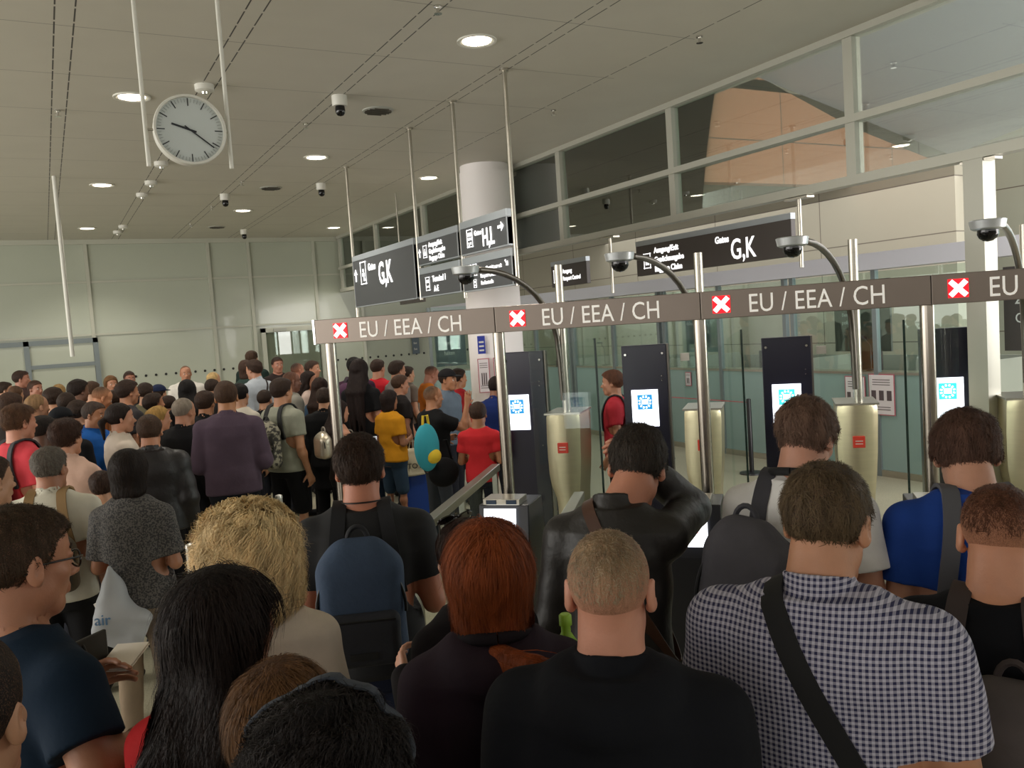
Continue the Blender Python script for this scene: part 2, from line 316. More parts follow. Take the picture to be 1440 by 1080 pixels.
# ------------------------------------------------------------------ clock
cx, cy, cz = .945, 5.8, 3.515
t = empty('station_clock', (cx, cy, cz), 'round white wall-style clock with black bar markers hung between two rods', 'clock')
MB().lathe((0, 0, 0), [(.002, .21), (.07, .215), (.085, .20)], 56, (0, 1, 0)).build('case', WHITEP, t)
MB().lathe((0, -.002, 0), [(0, .213), (-.02, .222), (-.026, .218), (-.026, .205), (-.004, .203)], 56, (0, 1, 0), cap=False).build('rim', WHITEP, t)
MB().lathe((0, .0, 0), [(0, .207), (-.006, .207)], 56, (0, 1, 0)).build('dial', mat('clock_dial', '#c4cbc9', .5), t)
INK = mat('clock_ink', '#23272c', .5); mb = MB(); mn = MB()
for k in range(60):
    a = k*math.pi/30; dx, dz = math.sin(a), math.cos(a); big = k % 5 == 0
    (mb if big else mn).box((dx*(.175 if big else .185), -.008, dz*(.175 if big else .185)), (.003 if big else .0011, .001, .024 if big else .012), ((dz, 0, -dx), (0, 1, 0), (dx, 0, dz)))
mb.build('hour_marks', INK, t); mn.build('minute_marks', mat('grey_ink', '#8f9694', .6), t)
for nm, ang, L, wd, y in (('hour_hand', 288, .115, .006, -.011), ('minute_hand', 128, .175, .004, -.014)):
    a = math.radians(ang); dx, dz = math.sin(a), math.cos(a)
    MB().box((dx*(L/2-.02), y, dz*(L/2-.02)), (wd, .001, L/2+.02), ((dz, 0, -dx), (0, 1, 0), (dx, 0, dz))).build(nm, INK, t)
mb = MB()
for s_ in (-1, 1): mb.tube([(s_*.205, .03, 0), (s_*.255, .03, 0)], .008)
mb.build('brackets', STEEL, t)
for x, wd in ((.685, 'left'), (1.19, 'right')):
    tag(MB().tube([(x, 5.83, 3.285), (x, 5.83, HC)], .0135, 14).build('hanging_rod', WHITEP), f'white hanging rod on the {wd} side of the clock', 'rod', 'rods of the hanging clock')
tag(MB().tube([(.33, 12.9, 2.1), (.33, 12.9, HC)], .028, 12).build('hanging_rod', WHITEP), 'long pale rod dropping from the ceiling at the left over the crowd', 'rod')
# ------------------------------------------------------------------ hanging direction signs
SX = 3.96; SGREY = mat('sign_face_grey', '#4d4f52', .4); SBAR = mat('sign_head_bar', '#a9b0b6', .35, .3)
UY = (0, -1, 0); UZ = (0, 0, 1)
def arrow(mb, o, s_, ang):
    # arrow prism in sign plane; o=(y,z)
    c, n = math.cos(ang), math.sin(ang); P = [(-.12, -.5), (.12, -.5), (.12, .05), (.38, .05), (0, .5), (-.38, .05), (-.12, .05)]
    q = [((a*c-b*n)*s_, (a*n+b*c)*s_) for a, b in P]; mb.prism(q, (SX-.036, o[0], o[1]), UY, UZ, .004)
def picto(mb, y, z, s_, kind):
    X = SX-.034
    def r(a, b, c, d): mb.b2((X-.004, y-c*s_, z+b*s_), (X, y-a*s_, z+d*s_))
    r(0, 0, 1, .06); r(0, 1.34, 1, 1.4); r(0, 0, .06, 1.4); r(.94, 0, 1, 1.4)
    if kind == 0: r(.5, .2, .68, .6); r(.3, .5, .72, .7); r(.42, .75, .6, .95); r(.62, .2, .85, .32)
    elif kind == 1: r(.25, .25, .75, .6); r(.4, .6, .6, .8); r(.42, .85, .58, 1.0)
    elif kind == 2: r(.2, .85, .8, 1.15); r(.15, .55, .85, .75); r(.25, .2, .4, .4); r(.6, .2, .75, .4); r(.2, .1, .45, .16)
    else: r(.1, .8, .9, 1.1); r(.2, .3, .4, .5); r(.6, .3, .8, .5)
def board(y0, y1, z0, z1, label):
    yc = (y0+y1)/2; t = empty('direction_sign', (0, 0, 0), label, 'sign', 'hanging direction signs')
    MB().b2((SX-.03, y1, z0), (SX+.03, y0, z1-.075)).build('sign_face', SGREY, t, .004)
    MB().b2((SX-.034, y1, z1-.075), (SX+.034, y0, z1)).build('head_bar', SBAR, t, .004)
    MB().b2((SX-.034, y1, z0-.012), (SX+.034, y0, z0)).b2((SX-.034, y0-.012, z0), (SX+.034, y0, z1-.075)).b2((SX-.034, y1, z0), (SX+.034, y1+.012, z1-.075)).build('edge_frame', SBAR, t)
    return t
t = board(11.68, 9.42, 2.53, 3.235, 'large grey hanging sign with an up arrow and the gates G,K')
mb = MB(); arrow(mb, (11.56, 2.96), .17, 0); mb.build('arrow', WHITEE, t)
mb = MB(); picto(mb, 11.36, 2.82, .22, 0); mb.build('pictogram', WHITEE, t)
text('lettering', 'Gates', .13, WHITEE, t, (SX-.034, 11.05, 2.99), UY, UZ, .95, bold=.004); text('lettering', 'G,K', .40, WHITEE, t, (SX-.034, 10.66, 2.78), UY, UZ, .75, bold=.008)
t = board(9.3, 8.2, 2.90, 3.225, 'grey hanging sign with Ausgang, Gepäckausgabe and Baggage Claim lines')
mb = MB(); arrow(mb, (9.23, 3.03), .1, 0); mb.build('arrow', WHITEE, t)
mb = MB(); picto(mb, 9.13, 2.965, .1, 1); mb.build('pictogram', WHITEE, t)
for i, s_ in enumerate(('Ausgang/Exit', 'Gepäckausgabe', 'Baggage Claim')): text('lettering', s_, .075, WHITEE, t, (SX-.034, 8.97, 3.075-.075*i), UY, UZ, .95, bold=.002)
t = board(9.3, 8.2, 2.53, 2.86, 'grey hanging sign reading Terminal 1 A-E')
mb = MB(); picto(mb, 9.12, 2.59, .11, 3); mb.build('pictogram', WHITEE, t)
text('lettering', 'Terminal 1', .095, WHITEE, t, (SX-.034, 8.93, 2.68), UY, UZ, .9, bold=.002); text('lettering', 'A-E', .095, WHITEE, t, (SX-.034, 8.9, 2.57), UY, UZ, .9, bold=.002)
t = board(8.13, 7.1, 2.90, 3.235, 'grey hanging sign with the gates H,L and a right arrow')
mb = MB(); arrow(mb, (7.22, 3.08), .12, -math.pi/2); mb.build('arrow', WHITEE, t)
mb = MB(); picto(mb, 7.97, 2.955, .13, 2); mb.build('pictogram', WHITEE, t)
text('lettering', 'Gates', .07, WHITEE, t, (SX-.034, 7.8, 3.06), UY, UZ, .95, bold=.002); text('lettering', 'H,L', .24, WHITEE, t, (SX-.034, 7.63, 2.94), UY, UZ, .75, bold=.005)
t = board(8.13, 7.05, 2.52, 2.86, 'grey hanging sign under the H,L sign with passport control lines')
mb = MB(); arrow(mb, (7.15, 2.73), .08, math.radians(-135)); mb.build('arrow', WHITEE, t)
mb = MB(); picto(mb, 8.0, 2.66, .085, 3); picto(mb, 7.88, 2.66, .085, 2); picto(mb, 7.88, 2.54, .06, 3); mb.build('pictogram', WHITEE, t)
for i, s_ in enumerate(('Grenzübertritt nur mit', 'Passport Control', 'Passkontrolle')): text('lettering', s_, .055, WHITEE, t, (SX-.034, 7.72, 2.70-.07*i), UY, UZ, .9, bold=.001)
for y, zb, wd in ((11.73, 2.3, 'left of the G,K board'), (9.36, 2.5, 'right of the G,K board'), (8.165, 2.45, 'between the two stacks of small boards'), (7.02, 2.5, 'at the right end of the H,L board')):
    tag(MB().tube([(SX-.0, y, zb), (SX, y, HC)], .022, 14).lathe((SX, y, HC), [(0, .045), (-.02, .045), (-.022, .02)], 16).build('sign_pole', STEEL), 'grey steel sign pole '+wd, 'pole', 'poles of the hanging signs')
# sign hanging below the glass wall + far ones
SBR = mat('sign_face_brown', '#4a4340', .45)
def sign2(X, y0, y1, z0, z1, label, lines, cat='sign'):
    t = empty('direction_sign', (0, 0, 0), label, cat)
    if X < 6: MB().tube([(X, y1+.1, z1+.05), (X, y1+.1, HC)], .012).tube([(X, y0-.1, z1+.05), (X, y0-.1, HC)], .012).build('hanger', STEEL, t)
    MB().b2((X-.03, y1, z0), (X+.03, y0, z1)).build('sign_face', SBR, t, .004)
    MB().b2((X-.033, y1, z1), (X+.033, y0, z1+.06)).build('head_bar', SBAR, t)
    for s_, sz, yy, zz, c in lines:
        if s_.startswith('#'):
            mb = MB()
            for a, b, c_, d in ((0, 0, 1, .08), (0, 1.3, 1, 1.38), (0, 0, .08, 1.38), (.92, 0, 1, 1.38), (.25, .3, .75, .65), (.4, .7, .6, 1.0)): mb.b2((X-.037, yy-c_*sz, zz+b*sz), (X-.033, yy-a*sz, zz+d*sz))
            mb.build('pictogram', WHITEE, t)
        else: text('lettering', s_, sz, WHITEE, t, (X-.033, yy, zz), UY, UZ, c, bold=.003)
    return t
sign2(XW+.05, 8.45, 5.98, 2.62, 2.98, 'brown hanging sign past the gates with G,K and baggage claim lines', [('#', .13, 8.3, 2.7, 1), ('Ausgang/Exit', .09, 8.1, 2.87, .95), ('Gepäckausgabe', .09, 8.1, 2.76, .95), ('Baggage Claim', .09, 8.1, 2.65, .95), ('Gates', .1, 7.05, 2.86, .9), ('G,K', .3, 6.82, 2.67, .75)])
sign2(XW+.05, 10.45, 9.55, 2.62, 2.92, 'small brown hanging sign between white column and long brown sign', [('#', .13, 10.38, 2.68, 1), ('Ausgang', .08, 10.15, 2.8, .9), ('Passport Control', .08, 10.15, 2.7, .8)])
for y, z0, wd in ((8.95, 2.45, 'between the two brown signs'), (5.85, 2.5, 'at the right end of the long brown sign'), (4.05, 2.63, 'above the rightmost dome camera')):
    tag(MB().tube([(XW, y, z0), (XW, y, 3.18)], .02).b2((XW-.05, y-.14, 3.145), (XW+.05, y+.14, 3.165)).build('hanging_bracket', STEEL), 'steel bracket rod under the window rail '+wd, 'bracket', 'rods hung from the window rail')
sign2(5.5, 13.9, 12.9, 2.6, 2.9, 'dark sign seen just under the Terminal 1 board', [('H,L', .16, 13.6, 2.68, .8)])
# ------------------------------------------------------------------ gate beam with signs
BEAM = mat('beam_brushed_metal', '#7d7269', .36, .6, .03, 6, .02, 300)
def gbox(t0, t1, d0, d1, z0, z1, mb=None): mb = mb or MB(); return mb.box(G((t0+t1)/2, (d0+d1)/2, (z0+z1)/2), ((t1-t0)/2, (d1-d0)/2, (z1-z0)/2), GAX)
seg = [(-.185, 1.045), (1.049, 2.268), (2.272, 3.448), (3.452, 4.65), (4.654, 5.9)]
t = empty('gate_header_beam', G(0, D0, 2.18), 'long brushed metal beam over the gates lettered EU / EEA / CH', 'beam')
t.location = (0, 0, 0)
for a, b in seg: gbox(a, b, D0-.03, D0+.07, 2.10, 2.256).build('beam_section', BEAM, t, .003)
gbox(-.2, -.186, D0-.032, D0+.072, 2.098, 2.258).build('end_cap', CHROME, t)
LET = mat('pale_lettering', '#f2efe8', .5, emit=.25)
for k in range(5):
    tx = .17+1.188*k
    text('lettering', 'EU / EEA / CH', .145, LET, t, G(tx-.04+(.02 if k else 0), D0-.031, 2.125), GT, UP, .80, spacing=1.02)
RED = mat('red_led_field', '#ff1020', .5, emit=1.3); XW_ = mat('white_led_cross', '#fff2ee', .5, emit=2.6)
XL = ['left end of the beam', 'second bay of the beam, by the arched camera pole', 'third bay, above the leather jacket', 'right-hand bay above the man in the blue T-shirt']
for k in range(4):
    o = empty('lane_signal', G(1.192*k, D0-.032, 2.178), 'lit red square with white X, '+XL[k], 'signal', 'red X lane signals'); h = .048
    o.rotation_euler.z = -TH
    MB().b2((-h, -.004, -h), (h, .001, h)).build('lit_panel', RED, o)
    mb = MB()
    for a in (1, -1):
        c = math.cos(math.pi/4); mb.box((0, -.006, 0), (.052, .002, .0125), ((c, 0, a*c), (0, 1, 0), (-a*c, 0, c)))
    mb.build('cross', XW_, o)
PW = ['at the left end, before the crowd', 'beside the first kiosk', 'beside the second kiosk', 'just left of the man in the blue T-shirt', 'outside']
for k, tt in enumerate((-.115, 1.045, 2.255, 3.435)):
    p = G(tt, D0+.03); tag(MB().tube([p, p+UP*2.10], .036, 20).lathe(p, [(0, .07), (.012, .07), (.014, .04)], 20).build('gate_post', POSTM), 'round polished steel post under the beam '+PW[k], 'post', 'steel posts carrying the beam')
# pedestals, camera poles, dome cameras
PEDM = mat('pedestal_steel', '#d8ccac', .36, .9, .04, 5, .03, 200, stretch=(1, 1, 10)); ICON = mat('red_icon', '#b0301f', .5, emit=.25)
PDL = ['first pedestal, right of the first lit screen', 'second pedestal, behind the third beam post', 'third pedestal, behind the man in the gingham shirt', 'fourth pedestal at the right edge of the photo']
for k in range(4):
    t0 = .86+1.195*k; o = empty('gate_pedestal', G(t0, 7.26), 'tapered steel pedestal with red sticker, '+PDL[k], 'pedestal', 'steel pedestals between the gate lanes'); o.rotation_euler.z = -TH
    # profile in (x,z) extruded along lane: bulged front
    prof = [(-.09, 0), (.09, 0), (.10, .35), (.13, .75), (.145, 1.30), (.15, 1.33), (-.15, 1.33), (-.15, 1.0), (-.14, .78), (-.095, .62), (-.09, .3)]
    mb = MB(); n = 14
    zs = [0, .3, .5, .6, .7, .8, .95, 1.1, 1.25, 1.31, 1.33]; xl = [-.09, -.09, -.09, -.10, -.135, -.15, -.155, -.155, -.15, -.148, -.14]; xr = [.10, .10, .105, .11, .12, .13, .14, .145, .15, .148, .14]
    v = []; f = []
    for z, a, b in zip(zs, xl, xr):
        for q in range(n):
            u = q/(n-1); x = a+(b-a)*u; y = -.09-.06*math.sin(math.pi*u)**.8*(.4+z/2); v.append((x, y, z))
        for q in (1, 0): v.append((b if q else a, .35, z))
    nn = n+2
    for i in range(len(zs)-1):
        for q in range(nn): f.append((i*nn+q, i*nn+(q+1) % nn, (i+1)*nn+(q+1) % nn, (i+1)*nn+q))
    f.append(tuple((len(zs)-1)*nn+q for q in range(nn))); mb.add(v, f, 0, True); mb.build('body', PEDM, o)
    MB().b2((-.16, -.12, 1.33), (.16, .36, 1.345)).build('top_plate', STEEL, o)
    MB().b2((-.045, -.166, 1.0), (.045, -.13, 1.09)).build('red_sticker', ICON, o, .004)
    for dz in (1.028, 1.05): MB().b2((-.028, -.168, dz), (.028, -.165, dz+.006)).build('sticker_mark', WHITEP, o)
    MB().tube([(.02, .0, 1.34), (.02, .0, 2.63)], .036, 18).build('tall_pole', STEEL, o)
    # arched arm from pole to dome camera (dome at t=.41,d=6.2)
    dx, dy = -.45+.0, -1.06; pts = [(.02, 0, 1.55), (.0, -.03, 1.78)]
    pts = [(.0, -.03, 1.45), (-.005, -.04, 1.8)]
    for i in range(11):
        a = i/10*math.pi/2; pts.append((-.01+(dx+.1)*(1-math.cos(a)), -.05+(dy+.12)*(1-math.cos(a)), 1.9+.68*math.sin(a)))
    pts.append((dx+.04, dy+.07, 2.575))
    MB().tube(pts, .024, 14).build('arched_arm', STEELD, o)
    c = G(t0+dx, 7.26+dy, 2.56); e = empty('dome_camera', c, 'silver dome camera on an arched arm over the '+('first', 'second', 'third', 'fourth')[k]+' gate lane from the left', 'camera', 'dome cameras over the gate lanes')
    MB().lathe((0, 0, 0), [(.05, .10), (.045, .11), (-.005, .10), (-.015, .08)], 32).build('housing', mat('silver_paint', '#c9cdcf', .3, .5), e)
    MB().lathe((0, 0, -.012), [(0, .062), (-.03, .064), (-.055, .052), (-.072, .03), (-.078, .003)], 24).build('dome', mat('camera_dome', '#0d0d0f', .08), e)
# inner display panels
SCR = mat('lit_white_screen', '#f4f8ff', .4, emit=2.2); SBL = mat('eu_logo_blue', '#1f86c4', .5, emit=1.0); STE = mat('eu_logo_teal', '#39c8cf', .5, emit=1.6)
SL = ['behind the second beam post', 'above the head of the man in the leather jacket', 'above the man with the grey backpack', 'above the man in the blue T-shirt']
for k, tc in enumerate((.40, 1.53, 2.74, 3.98)):
    o = empty('gate_display', G(tc, 7.6), 'dark display panel with bright screen '+SL[k], 'display', 'dark display panels inside the gate lanes'); o.rotation_euler.z = -TH
    MB().b2((-.2, 0, 0), (.2, .12, 1.88)).build('panel', DKPANEL, o, .006)
    sx = -.08 if k == 0 else (-.01)
    MB().b2((sx-.118, -.012, 1.15), (sx+.118, -.001, 1.48)).build('screen', SCR, o)
    LG = SBL if k < 2 else STE; zc = 1.37; q = .066; mb = MB()
    mb.b2((sx-q, -.0145, zc-q), (sx+q, -.0125, zc+q)); mb.build('logo_field', LG, o); mb = MB()
    for i in range(12):
        a = i*math.pi/6+.26; mb.box((sx+math.cos(a)*.049, -.016, zc+math.sin(a)*.049), (.009, .001, .007), ((math.cos(a), 0, math.sin(a)), (0, 1, 0), (-math.sin(a), 0, math.cos(a))))
    for z in (-.02, -.008, .004, .016): mb.b2((sx-.03, -.017, zc+z), (sx+.03, -.015, zc+z+.008))
    mb.build('logo_stars', SCR, o)
    for z in (1.70, 1.55, 1.05): pass
    for x, z in ((-.165, 1.80), (.165, 1.80), (.15, 1.60), (.15, 1.56), (.15, 1.0)):
        MB().lathe((x, -.002, z), [(0, .014 if z > 1.7 else .007), (-.012, .010 if z > 1.7 else .005)], 14, (0, 1, 0)).build('bolt', CHROME, o)
    MB().b2((.2, .02, 0), (.215, .1, 1.88)).build('edge_strip', STEELD, o)
# side glass of lanes
for k in range(1, 5):
    tt = -.16+1.192*k; wd = ('left of the first lane', 'between the first and second lanes', 'between the second and third lanes', 'between the third and fourth lanes', 'right of the fourth lane')[k]
    o = empty('lane_glass_screen', (0, 0, 0), 'tall clear glass screen with dark edges '+wd, 'glass screen', 'glass screens along the lanes')
    gbox(tt+.17, tt+.182, D0+.12, 7.05, .12, 1.98).build('pane', GATEGL, o)
    gbox(tt+.168, tt+.184, 7.05, 7.065, .12, 1.98).build('edge', mat('glass_edge', '#23352f', .2), o)
    gbox(tt+.155, tt+.197, D0+.1, 7.1, .0, .12).build('foot_rail', STEELD, o)
# exit door wings
for k in range(4):
    tc = .40+1.19*k
    for sgn, wd in ((0, 'on the far side'),):
        o = empty('glass_door_wing', (0, 0, 0), 'clear glass door wing with steel clamps right of the '+('first', 'second', 'third', 'fourth')[k]+' lit display', 'glass door', 'glass door wings at the lane ends')
        gbox(tc+.24, tc+.66, 8.0, 8.012, .0, 2.15).build('pane', GATEGL, o)
        for z in (.5, 1.7): gbox(tc+.22, tc+.3, 7.985, 8.03, z, z+.07).build('clamp', STEEL, o)
# kiosks in front of posts
for k, tt in enumerate((1.14, 2.20, 3.42)):
    o = empty('passport_kiosk', G(tt, 4.72, .0), 'black passport reader kiosk with a lit white screen '+('behind the red-haired woman', 'between leather jacket and grey backpack', 'behind the man in the gingham shirt')[k], 'kiosk', 'passport kiosks before the gates'); o.rotation_euler.z = -TH
    MB().prism([(-.16, 0), (.16, 0), (.16, .86), (.12, 1.12), (-.16, 1.12), (-.2, .84)], (-.15, 0, 0), (0, 1, 0), (0, 0, 1), .30).build('body', BLACKP, o, .006)
    A = ((1, 0, 0), (0, -.15, .99), (0, -.99, -.15))
    MB().prism([(-.11, 0), (.08, 0), (.08, .20), (-.11, .20)], (0, -.213, .905), (1, 0, 0), (0, .146, .989), .006).build('screen', SCR, o)
    if k == 1:
        mb = MB()
        for s_ in (1, -1): mb.tube([(-.01-.025, -.218+.05*.146-.002-.005, .955+.02*(1 if s_ > 0 else 2.6)), (.04, -.218+.05*.146-.0, .955+.02*(2.6 if s_ > 0 else 1))], .0018, 6)
        mb.build('red_cross_mark', RED, o)
    MB().b2((-.12, -.17, 1.12), (.10, -.02, 1.155)).build('reader_frame', STEEL, o, .003)
    for x in (-.1, .02): MB().b2((x, -.176, 1.126), (x+.06, -.171, 1.15)).build('reader_window', mat('reader_lens', '#27394f', .1), o)
# guide rails with glass
GRAIL = mat('rail_steel', '#a6a59a', .3, .9)
def rail(p, q, h, label):
    p = np.array(p, float); q = np.array(q, float); o = empty('guide_rail', (0, 0, 0), label, 'guide rail', 'steel guide rails of the lanes'); d = (q-p)/np.linalg.norm(q-p); s_ = np.cross(d, UP)
    MB().box((p+q)/2+UP*h, (np.linalg.norm(q-p)/2, .035, .028), (d, s_, UP)).build('handrail', GRAIL, o, .004)
    MB().box((p+q)/2+UP*(h/2+.02), (np.linalg.norm(q-p)/2-.05, .005, h/2-.06), (d, s_, UP)).build('glass_panel', GATEGL, o)
    for u in (.03, .5, .97):
        c = p+(q-p)*u; MB().box(c+UP*h/2, (.02, .02, h/2-.01), (d, s_, UP)).build('post', GRAIL, o)
    return o
rail(G(.60, 4.45), G(.36, 6.75), .95, 'slanting steel handrail over glass behind the boy with the blue backpack')
rail(G(1.48, 4.25), G(1.34, 5.6), .95, 'short slanting steel handrail between first kiosk and leather jacket')
o = rail(G(.0, 3.95), G(.62, 4.4), .93, 'glass barrier with thin frame between backpack boy and red-haired woman')
# low corner frame near the first kiosk
# ------------------------------------------------------------------ booths behind the gates
BX = 8.8; TEAL = glass('teal_frosted_glass', (.5, .62, .6), .12, .05, .8, '#a3bcb8'); FASC = mat('fascia_lavender', '#c3c3cb', .4, .1)
CAB = mat('booth_interior', '#85877c', .7)
tag(MB().b2((BX-.15, 4.4, 2.5), (BX+.15, 19.9, 2.70)).build('booth_fascia', FASC), 'long pale lavender fascia band running above the glass booths', 'fascia')
bp_ = 0
for i, (y0, y1) in enumerate(((5.6, 8.2), (8.3, 10.9), (11.0, 13.6), (13.7, 16.3))):
    nm = ('rightmost of the row', 'second from the right of the row', 'third from the right of the row', 'behind the white column, farthest')[i]
    o = empty('control_booth', (0, 0, 0), 'glass control booth with a frosted teal lower front, '+nm, 'booth', 'glass control booths behind the gates')
    MB().b2((BX-.01, y0, .08), (BX+.01, y1, 1.24)).build('frosted_front', TEAL, o)
    MB().b2((BX-.006, y0, 1.27), (BX+.006, y1, 2.48)).build('upper_glass', CLEAR, o)
    MB().b2((BX-.03, y0, 0), (BX+.03, y1, .08)).b2((BX-.02, y0, 1.24), (BX+.25, y1, 1.27)).build('counter', STEEL, o)
    for y in (y0+.02, (y0+y1)/2, y1-.02): MB().b2((BX-.035, y-.03, .0), (BX+.03, y+.03, 2.5)).build('post', STL, o)
    MB().b2((BX, y0, .08), (BX+1.7, y0+.03, 1.4)).b2((BX+1.7, y0, .08), (BX+1.73, y1, 1.35)).build('partition', CAB, o)
    MB().b2((BX+.3, y0+.3, .7), (BX+.9, y1-.3, .74)).build('desk', mat('desk_grey', '#6d6c66', .6), o)
for i, (y, lab) in enumerate(((6.3, 'right-hand booth'), (7.5, 'booth left of the third screen'), (9.2, 'booth behind the leather jacket man'), (12.6, 'booth beside the first pedestal'))):
    t = empty('computer_monitor', (BX+.6, y, .74), 'black computer monitor on the desk in the '+lab, 'monitor', 'monitors in the booths')
    MB().b2((-.03, -.22, .42), (.0, .22, .76)).build('screen', mat('monitor_back', '#2a211f', .4), t, .01)
    MB().b2((-.02, -.03, .02), (.0, .03, .45)).b2((-.1, -.12, 0), (.1, .12, .02)).build('stand', BLACKP, t)
for i, (y, lab) in enumerate(((6.9, 'rightmost booth'), (9.9, 'second booth from the right'), (12.0, 'third booth from the right'))):
    t = empty('office_chair', (BX+1.25, y, 0), 'black high-backed office chair inside the '+lab, 'chair', 'office chairs in the booths')
    MB().box((0, 0, .5), (.24, .24, .04)).build('seat', BLACKP, t, .02); MB().box((.22, 0, .95), (.04, .22, .38)).build('backrest', BLACKP, t, .03)
    MB().tube([(0, 0, .05), (0, 0, .48)], .025).build('column', CHROME, t)
    mb = MB()
    for a in range(5): mb.tube([(0, 0, .09), (.27*math.cos(a*1.257), .27*math.sin(a*1.257), .05)], .02, 8)
    mb.build('star_base', BLACKP, t)
for i, (y, lab) in enumerate(((7.15, 'third booth screen'), (10.2, 'third beam post'), (12.9, 'first tall camera pole'))):
    t = empty('desk_lamp', (BX+.2, y, 1.27), 'thin black desk lamp on the counter by the '+lab, 'lamp', 'lamps on the booth counters')
    MB().tube([(0, 0, 0), (0, 0, .3), (-.02, .08, .42)], .008, 8).build('arm', BLACKP, t); MB().lathe((-.02, .12, .40), [(0, .07), (.03, .05), (.035, .01)], 16).build('shade', BLACKP, t)
    MB().lathe((0, 0, 0), [(0, .06), (.015, .06)], 16).build('base', BLACKP, t)
# backdrop behind booths: office wall, plants, window light
struct('window_3', MB().b2((13.3, -3, 1.35), (13.4, 7.3, 2.9)), mat('bright_daylight_panes', '#cfe8e6', .5, emit=1.3))
struct('wall_3', MB().b2((13.25, -3, 0), (13.5, 7.4, 1.34)), mat('hall_low_wall', '#8d8a7d', .7))
mb = MB()
for y in np.arange(-2.8, 7.3, .9): mb.b2((13.2, y-.05, 1.3), (13.3, y+.05, 2.9))
struct('trim_4', mb, STL)
for i, (y, lab, c) in enumerate(((5.1, 'under the right end of the fascia', '#3a3331'), (7.35, 'above the grey backpack man', '#4a4a44'), (10.4, 'left of the third beam post', '#5d6568'))):
    t = empty('booth_notice', (BX+.3, y, 0), 'tall dark notice panel inside the booths '+lab, 'notice panel'); MB().b2((0, -.42, 1.5), (.03, .42, 2.4)).build('panel', mat('notice_%d' % i, c, .5), t)
    s_ = (('Zoll', .17, 2.0), ('Customs', .15, 1.8)) if i == 0 else ((('Bundes-', .07, 1.95), ('polizei', .07, 1.85)) if i == 1 else (('Bitte Abstand', .075, 2.05), ('halten', .075, 1.93)))
    for a, b, z in s_: text('lettering', a, b, mat('dull_white_lettering', '#c9cccb', .6), t, (-.002, .3, z), UY, UZ, .9)
# red barrier belt
tag(MB().tube([(7.9, 8.2, .93), (7.9, 9.9, .93)], .03, 8, flat=.1).build('barrier_belt', mat('red_belt', '#a31f2b', .6)), 'red stretched barrier belt behind the second steel pedestal', 'barrier belt')
for yy, lab in ((8.16, 'right'), (9.94, 'left')): tag(MB().lathe((7.9, yy, 0), [(0, .16), (.02, .15), (.03, .03), (.97, .03), (.98, .02)], 20).build('barrier_stand', BLACKP), 'black stand at the %s end of the red barrier belt' % lab, 'barrier stand')
for yy, lab in ((7.9, 'left'), (6.9, 'right')): pass
# posters
PAP = mat('poster_paper', '#e4dde0', .6); PRED = mat('poster_red_edge', '#b4626e', .6); PBL = mat('poster_dark_print', '#5b4f52', .7)
def poster(c, ux, w_, h_, label, kind, group=None):
    c = np.array(c, float); ux = np.array(ux, float); n = np.cross(ux, UP); t = empty('notice_poster', (0, 0, 0), label, 'poster', group)
    MB().box(c, (w_/2, .003, h_/2), (ux, -n, UP)).build('border', PRED, t); MB().box(c+n*.004, (w_/2-.012, .002, h_/2-.012), (ux, -n, UP)).build('sheet', PAP, t)
    mb = MB()
    for i in range(3):
        if kind == 1: mb.box(c+n*.007+ux*(-.3+.3*i)*w_+UP*-.02*h_, (w_*.09, .001, h_*.12), (ux, -n, UP))
        else: mb.box(c+n*.007+ux*(-.18+.18*i)*w_+UP*(-.1)*h_, (w_*.05, .001, h_*.18), (ux, -n, UP))
    for z in (.36, .30, .24, -.3, -.36): mb.box(c+n*.007+UP*z*h_, (w_*.34, .001, h_*.008), (ux, -n, UP))
    mb.build('print', PBL, t); return t
a = at_X(1240, 555, BX-.03); poster(a, (0, -1, 0), .36, .50, 'white poster with three face photos and a red border on the teal glass', 1)
a = at_X(1203, 557, BX-.03); poster(a, (0, -1, 0), .3, .50, 'white poster with a red border partly hidden behind the arched pole', 1)
a = at_X(968, 533, BX-.03); poster(a, (0, -1, 0), .13, .22, 'small white notice with a dark figure on teal glass by the third post', 0)
# notices on the column (flat boards on its front)
cdir = np.array([5.95, 11.35, 0]); vd = -cdir/np.linalg.norm(cdir); ux = np.array([-vd[1], vd[0], 0])
if ux @ np.array([1, 0, 0]) < 0: ux = -ux
cc = cdir+vd*.425
for off, zc, w_, h_, lab, kd in ((-.20, 1.42, .17, .50, 'tall narrow red-bordered notice on the white column', 0), (.075, 1.42, .26, .50, 'wide red-bordered notice on the white column', 1)):
    poster(cc+ux*off+UP*zc, ux, w_, h_, lab, kd)
t = empty('blue_sticker', (0, 0, 0), 'small blue sign on the white column above the red-bordered notices', 'sticker')
MB().box(cc+ux*-.21+UP*1.87, (.055, .004, .13), (ux, -vd, UP)).build('plate', mat('blue_plate', '#2b3a9c', .5), t); mb = MB()
for z in (1.79, 1.85, 1.91): mb.box(cc+vd*.006+ux*-.21+UP*z, (.035, .002, .012), (ux, -vd, UP))
mb.build('marks', WHITEP, t)
tag(MB().box(cc+vd*.0+ux*.05+UP*1.02, (.1, .03, .12), (ux, -vd, UP)).build('bin_box', mat('dark_box', '#55504a', .6), None, .01), 'small grey-brown box fixed to the white column', 'box')
